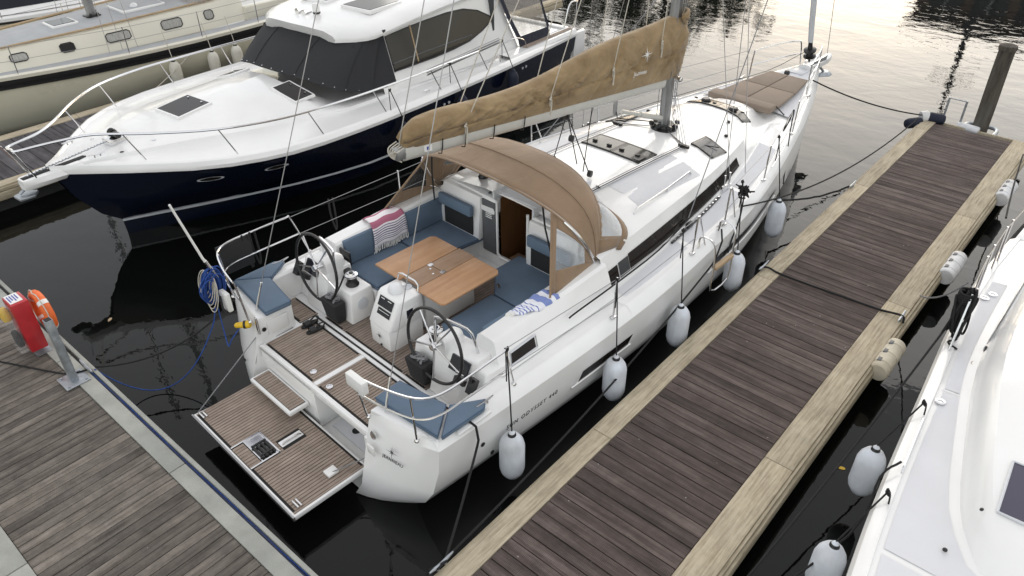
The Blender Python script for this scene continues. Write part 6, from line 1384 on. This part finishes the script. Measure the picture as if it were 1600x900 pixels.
# mooring lines
def line(name, pts, r, mat, label, sm=0, cat='rope'): return obj(name, MB().tube(pts, r, 8, sm=sm), mat, label=label, cat=cat)
line('stern_line', [yw(2.02, .70, 1.24), yw(2.13, .72, 1.20), yw(2.16, .72, 1.02)]+sag(yw(2.16, .70, .95), (-3.49, 2.98, .56), .04)+[Vector((-3.47, 2.86, .57)), Vector((-3.53, 2.80, .55)), Vector((-3.46, 2.98, .58))], .014, 'black_rope', 'black stern line from the yacht quarter to the nearest dock cleat')
line('spring_line', [yw(1.96, 5.80, 1.33), yw(2.10, 5.60, 1.28)]+sag(yw(2.14, 5.40, 1.05), (-3.50, 3.02, .56), .16), .013, 'black_rope', 'long black spring line running low beside the hull to the nearest cleat')
line('bow_line', sag(yw(.45, 11.6, 1.62), (-3.50, 17.25, .62), .10), .014, 'black_rope', 'black bow line from the yacht stem to the far corner of the finger')
kn = yw(1.85, 6.55, 1.62)
line('breast_line', sag(yw(1.92, 6.40, 1.45), (-3.50, 17.0, .62), .35, 18), .013, 'black_rope', 'long black line from amidships to the blue corner fender')
line('cross_line', [Vector((-3.52, 9.75, .54)), Vector((-3.40, 9.80, .56)), Vector((-3.2, 9.81, .525)), Vector((-2.6, 9.83, .522)), Vector((-2.0, 9.86, .522)), Vector((-1.72, 9.87, .53)), Vector((-1.45, 9.86, .57)), Vector((-1.40, 9.80, .5))], .016, 'black_rope', 'black rope lying straight across the finger pontoon between two cleats', sm=4)
line('weedy_line', sag(yw(bm_(8.4)-.02, 8.6, .55), (-3.46, 13.32, .54), .10, 16, .012), .017, 'black_rope', 'dark knotted rope from the water near the bow fender to the dock cleat')
m_ = MB()
for k in range(22): m_.tube([kn+Vector((random.gauss(0, .045), random.gauss(0, .045), random.gauss(0, .05))) for _ in range(4)], .012, 6, sm=4)
obj('rope_hitch', m_, 'black_rope', label='bunched black rope knot on the lifeline forward of the boarding gate', cat='rope')
line('hitch_tail', [kn, kn+Vector((.1, -.25, -.3)), yw(2.0, 6.1, 1.05), yw(2.05, 5.95, .9)], .012, 'black_rope', 'black rope tail falling from the bunched knot to the fender', sm=5)
for u, lab in ((8.9, 'black rope loop hanging on the foredeck lifeline'),):
    line('rope_loop', [yw(side(u)+.01, u, zs_(u)+.72), yw(side(u)-.05, u-.02, zs_(u)+.55), yw(side(u)-.08, u-.05, zs_(u)+.33), yw(side(u)-.03, u-.01, zs_(u)+.52), yw(side(u)+.01, u, zs_(u)+.73), yw(side(u)+.02, u+.01, zs_(u)+.3), yw(side(u)+.10, u, .7)], .010, 'black_rope', lab, sm=4)
# right-hand yacht lines
rx = lambda y, d=0: 1.15-interp(RGB, y-.8)+d
line('neighbour_spring', sag((rx(8.9, -.0), 8.95, 1.35), (-1.36, 3.2, .30), .20, 18), .013, 'black_rope', 'long dark line from the right-hand yacht low along the finger edge')
line('neighbour_line', sag((rx(9.6), 9.7, 1.5), (-1.42, 10.55, .55), .12), .012, 'grey_rope', 'slack dark line from the finger cleat to the coiled rope')
line('neighbour_line', sag((rx(10.9), 10.9, 1.9), (-1.42, 16.6, .58), .12), .013, 'black_rope', 'taut dark line from the right-hand yacht stanchions to the far finger edge')
line('neighbour_fender_line', [Vector((rx(6.2, .09), 6.25, 1.37)), Vector((rx(6.1, -.02), 6.05, 1.25)), Vector((rx(5.6, -.08), 5.5, .9)), Vector((-1.2, 4.2, .25)), Vector((-1.35, 3.5, .2))], .012, 'black_rope', 'black line leading from the right-hand yacht toe rail down to the water', sm=4)
cc = Vector((rx(8.9, .06), 8.83, 1.62)); m_ = MB(); random.seed(5)
for k in range(15):
    o_ = Vector((random.gauss(0, .035), random.gauss(0, .03), 0)); L2 = random.uniform(.22, .36)
    m_.tube([cc+o_+Vector((.05*math.cos(a+k), .07*math.sin(a), L2*math.cos(a)-.05)) for a in [2*math.pi*j/10 for j in range(10)]], .013, 6, closed=True, sm=3)
for k in range(5): m_.tube([cc+Vector((.085*math.cos(a), .085*math.sin(a), .13+.028*k)) for a in [2*math.pi*j/10 for j in range(10)]], .014, 6, closed=True, sm=2)
m_.tube([cc+Vector((.02, 0, -.3)), cc+Vector((.08, -.08, -.36)), cc+Vector((.02, -.2, -.36)), cc+Vector((.14, -.26, -.37))], .013, 6, sm=5)
obj('rope_coil', m_, 'black_rope', label='large black coiled rope hung on the right-hand yacht stanchion', cat='rope')
# blue shore line and cable coil on the port quarter
bc = yw(-1.66, -.15, 1.60); m_ = MB(); random.seed(9)
for k in range(16):
    o_ = Vector((random.gauss(0, .04), random.gauss(0, .04), random.gauss(0, .02))); L2 = random.uniform(.17, .27)
    m_.tube([bc+o_+Vector((.05*math.cos(a), .10*math.sin(a)+.03*math.sin(k), L2*math.cos(a))) for a in [2*math.pi*j/10 for j in range(10)]], .009, 6, closed=True, sm=3)
obj('blue_rope_coil', m_, 'blue_rope', label='bright blue coiled rope hanging on the port stern rail', cat='rope')
m_ = MB()
for k in range(6): m_.tube([bc+Vector((-.10+.02*k, -.03, .04))+Vector((.13*math.sin(a)+.01*k, .05*math.cos(a), (.15+.02*k)*math.cos(a)-.02*k)) for a in [2*math.pi*j/12 for j in range(12)]], .006, 6, closed=True, sm=2)
obj('white_line_coil', m_, 'white_rope', label='thin pale line looped beside the blue coil on the stern rail', cat='rope')
line('blue_shore_line', [bc+Vector((-.03, 0, -.3))]+sag(bc+Vector((-.04, .02, -.36)), (-8.93, 2.06, .53), .80, 20)[1:], .008, 'blue_rope', 'blue rope drooping from the stern rail to the walkway cleat', sm=2)
line('shore_power_cable', [bc+Vector((.03, 0, -.28)), yw(-1.62, -.16, .95), yw(-1.50, -.20, .78), yw(-1.38, -.18, .95), yw(-1.30, -.05, 1.14)], .008, 'blue_rope', 'short blue cable from the coil to the yellow plug', sm=6, cat='cable')
pg = thing('shore_power_plug', yw(-1.26, -.03, 1.16), 'yellow shore power plug on the port quarter of the yacht', 'plug', rz=R(25))
obj('body', MB().lathe([(.02, -.12), (.035, -.10), (.04, -.02), (.05, 0), (.05, .06), (.042, .08)], (0, 0, 0), (1, .3, .1), 16), 'yellow', pg); obj('ring', MB().lathe([(.053, .0), (.053, .03)], (0, 0, 0), (1, .3, .1), 16), 'black_plastic', pg)
line('port_stern_line', sag(yw(-1.9, .25, 1.15), (-8.95, 2.08, .54), .28, 16), .012, 'black_rope', 'dark stern line from the port quarter to the walkway cleat')
# towels draped over the coamings (uv v runs across the stripes)
def towel(name, grid, mat, label, fringe, fmat):
    n, k = len(grid), len(grid[0]); me = bpy.data.meshes.new(name)
    me.from_pydata([tuple(p) for r_ in grid for p in r_], [], [(i*k+j, i*k+j+1, (i+1)*k+j+1, (i+1)*k+j) for i in range(n-1) for j in range(k-1)])
    uv = me.uv_layers.new(name='UVMap')
    for lp in me.loops: i, j = divmod(lp.vertex_index, k); uv.data[lp.index].uv = (j/(k-1), min(.999, i/(n-1)))
    me.shade_smooth(); me.materials.append(M[mat])
    t = thing(name, (0, 0, 0), label, 'towel'); o = bpy.data.objects.new('cloth', me); COL.objects.link(o); o.parent = t
    o.modifiers.new('thickness', 'SOLIDIFY').thickness = .008
    m_ = MB(); last = grid[-1]; prev = grid[-2]
    for j in range(0, (k-1)*2+1):
        a = last[j//2] if j % 2 == 0 else last[j//2].lerp(last[j//2+1], .5); d = (last[j//2]-prev[j//2]).normalized()
        m_.tube([a, a+d*.035+Vector((random.uniform(-.008, .008), random.uniform(-.008, .008), -.01)), a+d*.055+Vector((random.uniform(-.012, .012), random.uniform(-.012, .012), -.03))], .007, 5)
    obj('fringe', m_, fmat, t, kind='stuff')
random.seed(2)
def drape(prof, u0, u1, n, skew=0, flare=0, w=.015):
    """profile points (v, z) across the coaming, swept along u"""
    pr = smooth_path([Vector((p[0], 0, p[1])) for p in prof], 7); g = []
    for i, p in enumerate(pr):
        f = i/(len(pr)-1); row = []
        for j in range(n):
            q = j/(n-1); u = u0+(u1-u0)*q+skew*f+flare*(q-.5)*f
            row.append(yw(p.x+w*math.sin(q*9+f*3)*.5*(f > .3), u, p.z+w*math.sin(q*11+f*5)*.6+.004))
        g.append(row)
    return g
towel('pink_towel', drape([(-1.62, 1.60), (-1.56, 1.645), (-1.46, 1.66), (-1.36, 1.65), (-1.30, 1.58), (-1.27, 1.45), (-1.255, 1.345)], 2.12, 2.66, 15, -.06, .06), 'towel_pink', 'white and pink striped fringed towel draped over the port cockpit backrest', 1, 'print_white')
g = []
for i in range(26):
    f = i/25; u = 2.60-.62*f; row = []; wd = .50*(1-f)**.8+.13; mid = 1.56-.13*f
    for j in range(13):
        q = j/12-.5; v = mid+wd*q*.8; zt = 1.60+.045*(u-1.5)+.012
        over = max(0, v-1.61); inn = max(0, 1.40-v)
        row.append(yw(min(v, 1.61)+over*.45 if over else v, u+.03*math.sin(q*5)-.04*q, zt-over*1.15-inn*1.4+.010*math.sin(j*1.9+i*.6)*(1-.3*f)+.008*math.sin(i*1.1)))
    g.append(row)
towel('blue_towel', g, 'towel_blue', 'blue and white striped towel draped over the starboard coaming', 1, 'print_white')
# a pair of black sandals on the teak
for k, (u, v, a, lab) in enumerate(((.72, -1.02, 12, 'black sandal on the teak, port one of the pair'), (.70, -.86, 4, 'black sandal on the teak, starboard one of the pair'))):
    p = yw(v, u, SO+.012); t = thing('sandal', p, lab, 'sandal', rz=R(a+165), group='pair of black sandals')
    sole = [(math.cos(b)*(.046 if math.sin(b) > 0 else .038), math.sin(b)*.13) for b in [2*math.pi*j/20 for j in range(20)]]
    obj('sole', MB().prism(sole, 0, .028, .006), 'black_matt', t)
    obj('strap', MB().loft([[(.05*math.cos(b), y, .02+.06*math.sin(b)) for b in [math.pi*j/10 for j in range(11)]] for y in (.0, .035, .08)]), 'black_plastic', t)
    obj('heel_strap', MB().tube([(-.04, -.03, .03), (-.036, -.10, .06), (0, -.135, .07), (.036, -.10, .06), (.04, -.03, .03)], .01, 6, sm=3), 'black_plastic', t)
# dark line trailing in the water at left, and lines on the cream yacht
line('cream_mooring_line', sag((-18.4, 9.4, 1.15), (-17.6, 7.45, .54), .05), .010, 'white_rope', 'pale mooring line from the cream yacht to the finger cleat')
for k, (x, y, a) in enumerate(((-1.12, 7.2, 20), (-.98, 4.9, 70), (-10.6, 2.9, 130))):
    lf = [(math.cos(b)*.05, math.sin(b)*.024*(1+.3*math.cos(b))) for b in [2*math.pi*j/12 for j in range(12)]]
    t = obj('floating_leaf', MB().prism(lf, 0, .004), 'yellow' if k == 0 else 'beige_wood', label=('yellow leaf floating between the finger and the right-hand yacht', 'brown leaf floating beside the lower right-hand fender', 'brown leaf floating off the walkway edge')[k], cat='leaf', loc=(x, y, .003)); t.rotation_euler.z = R(a)
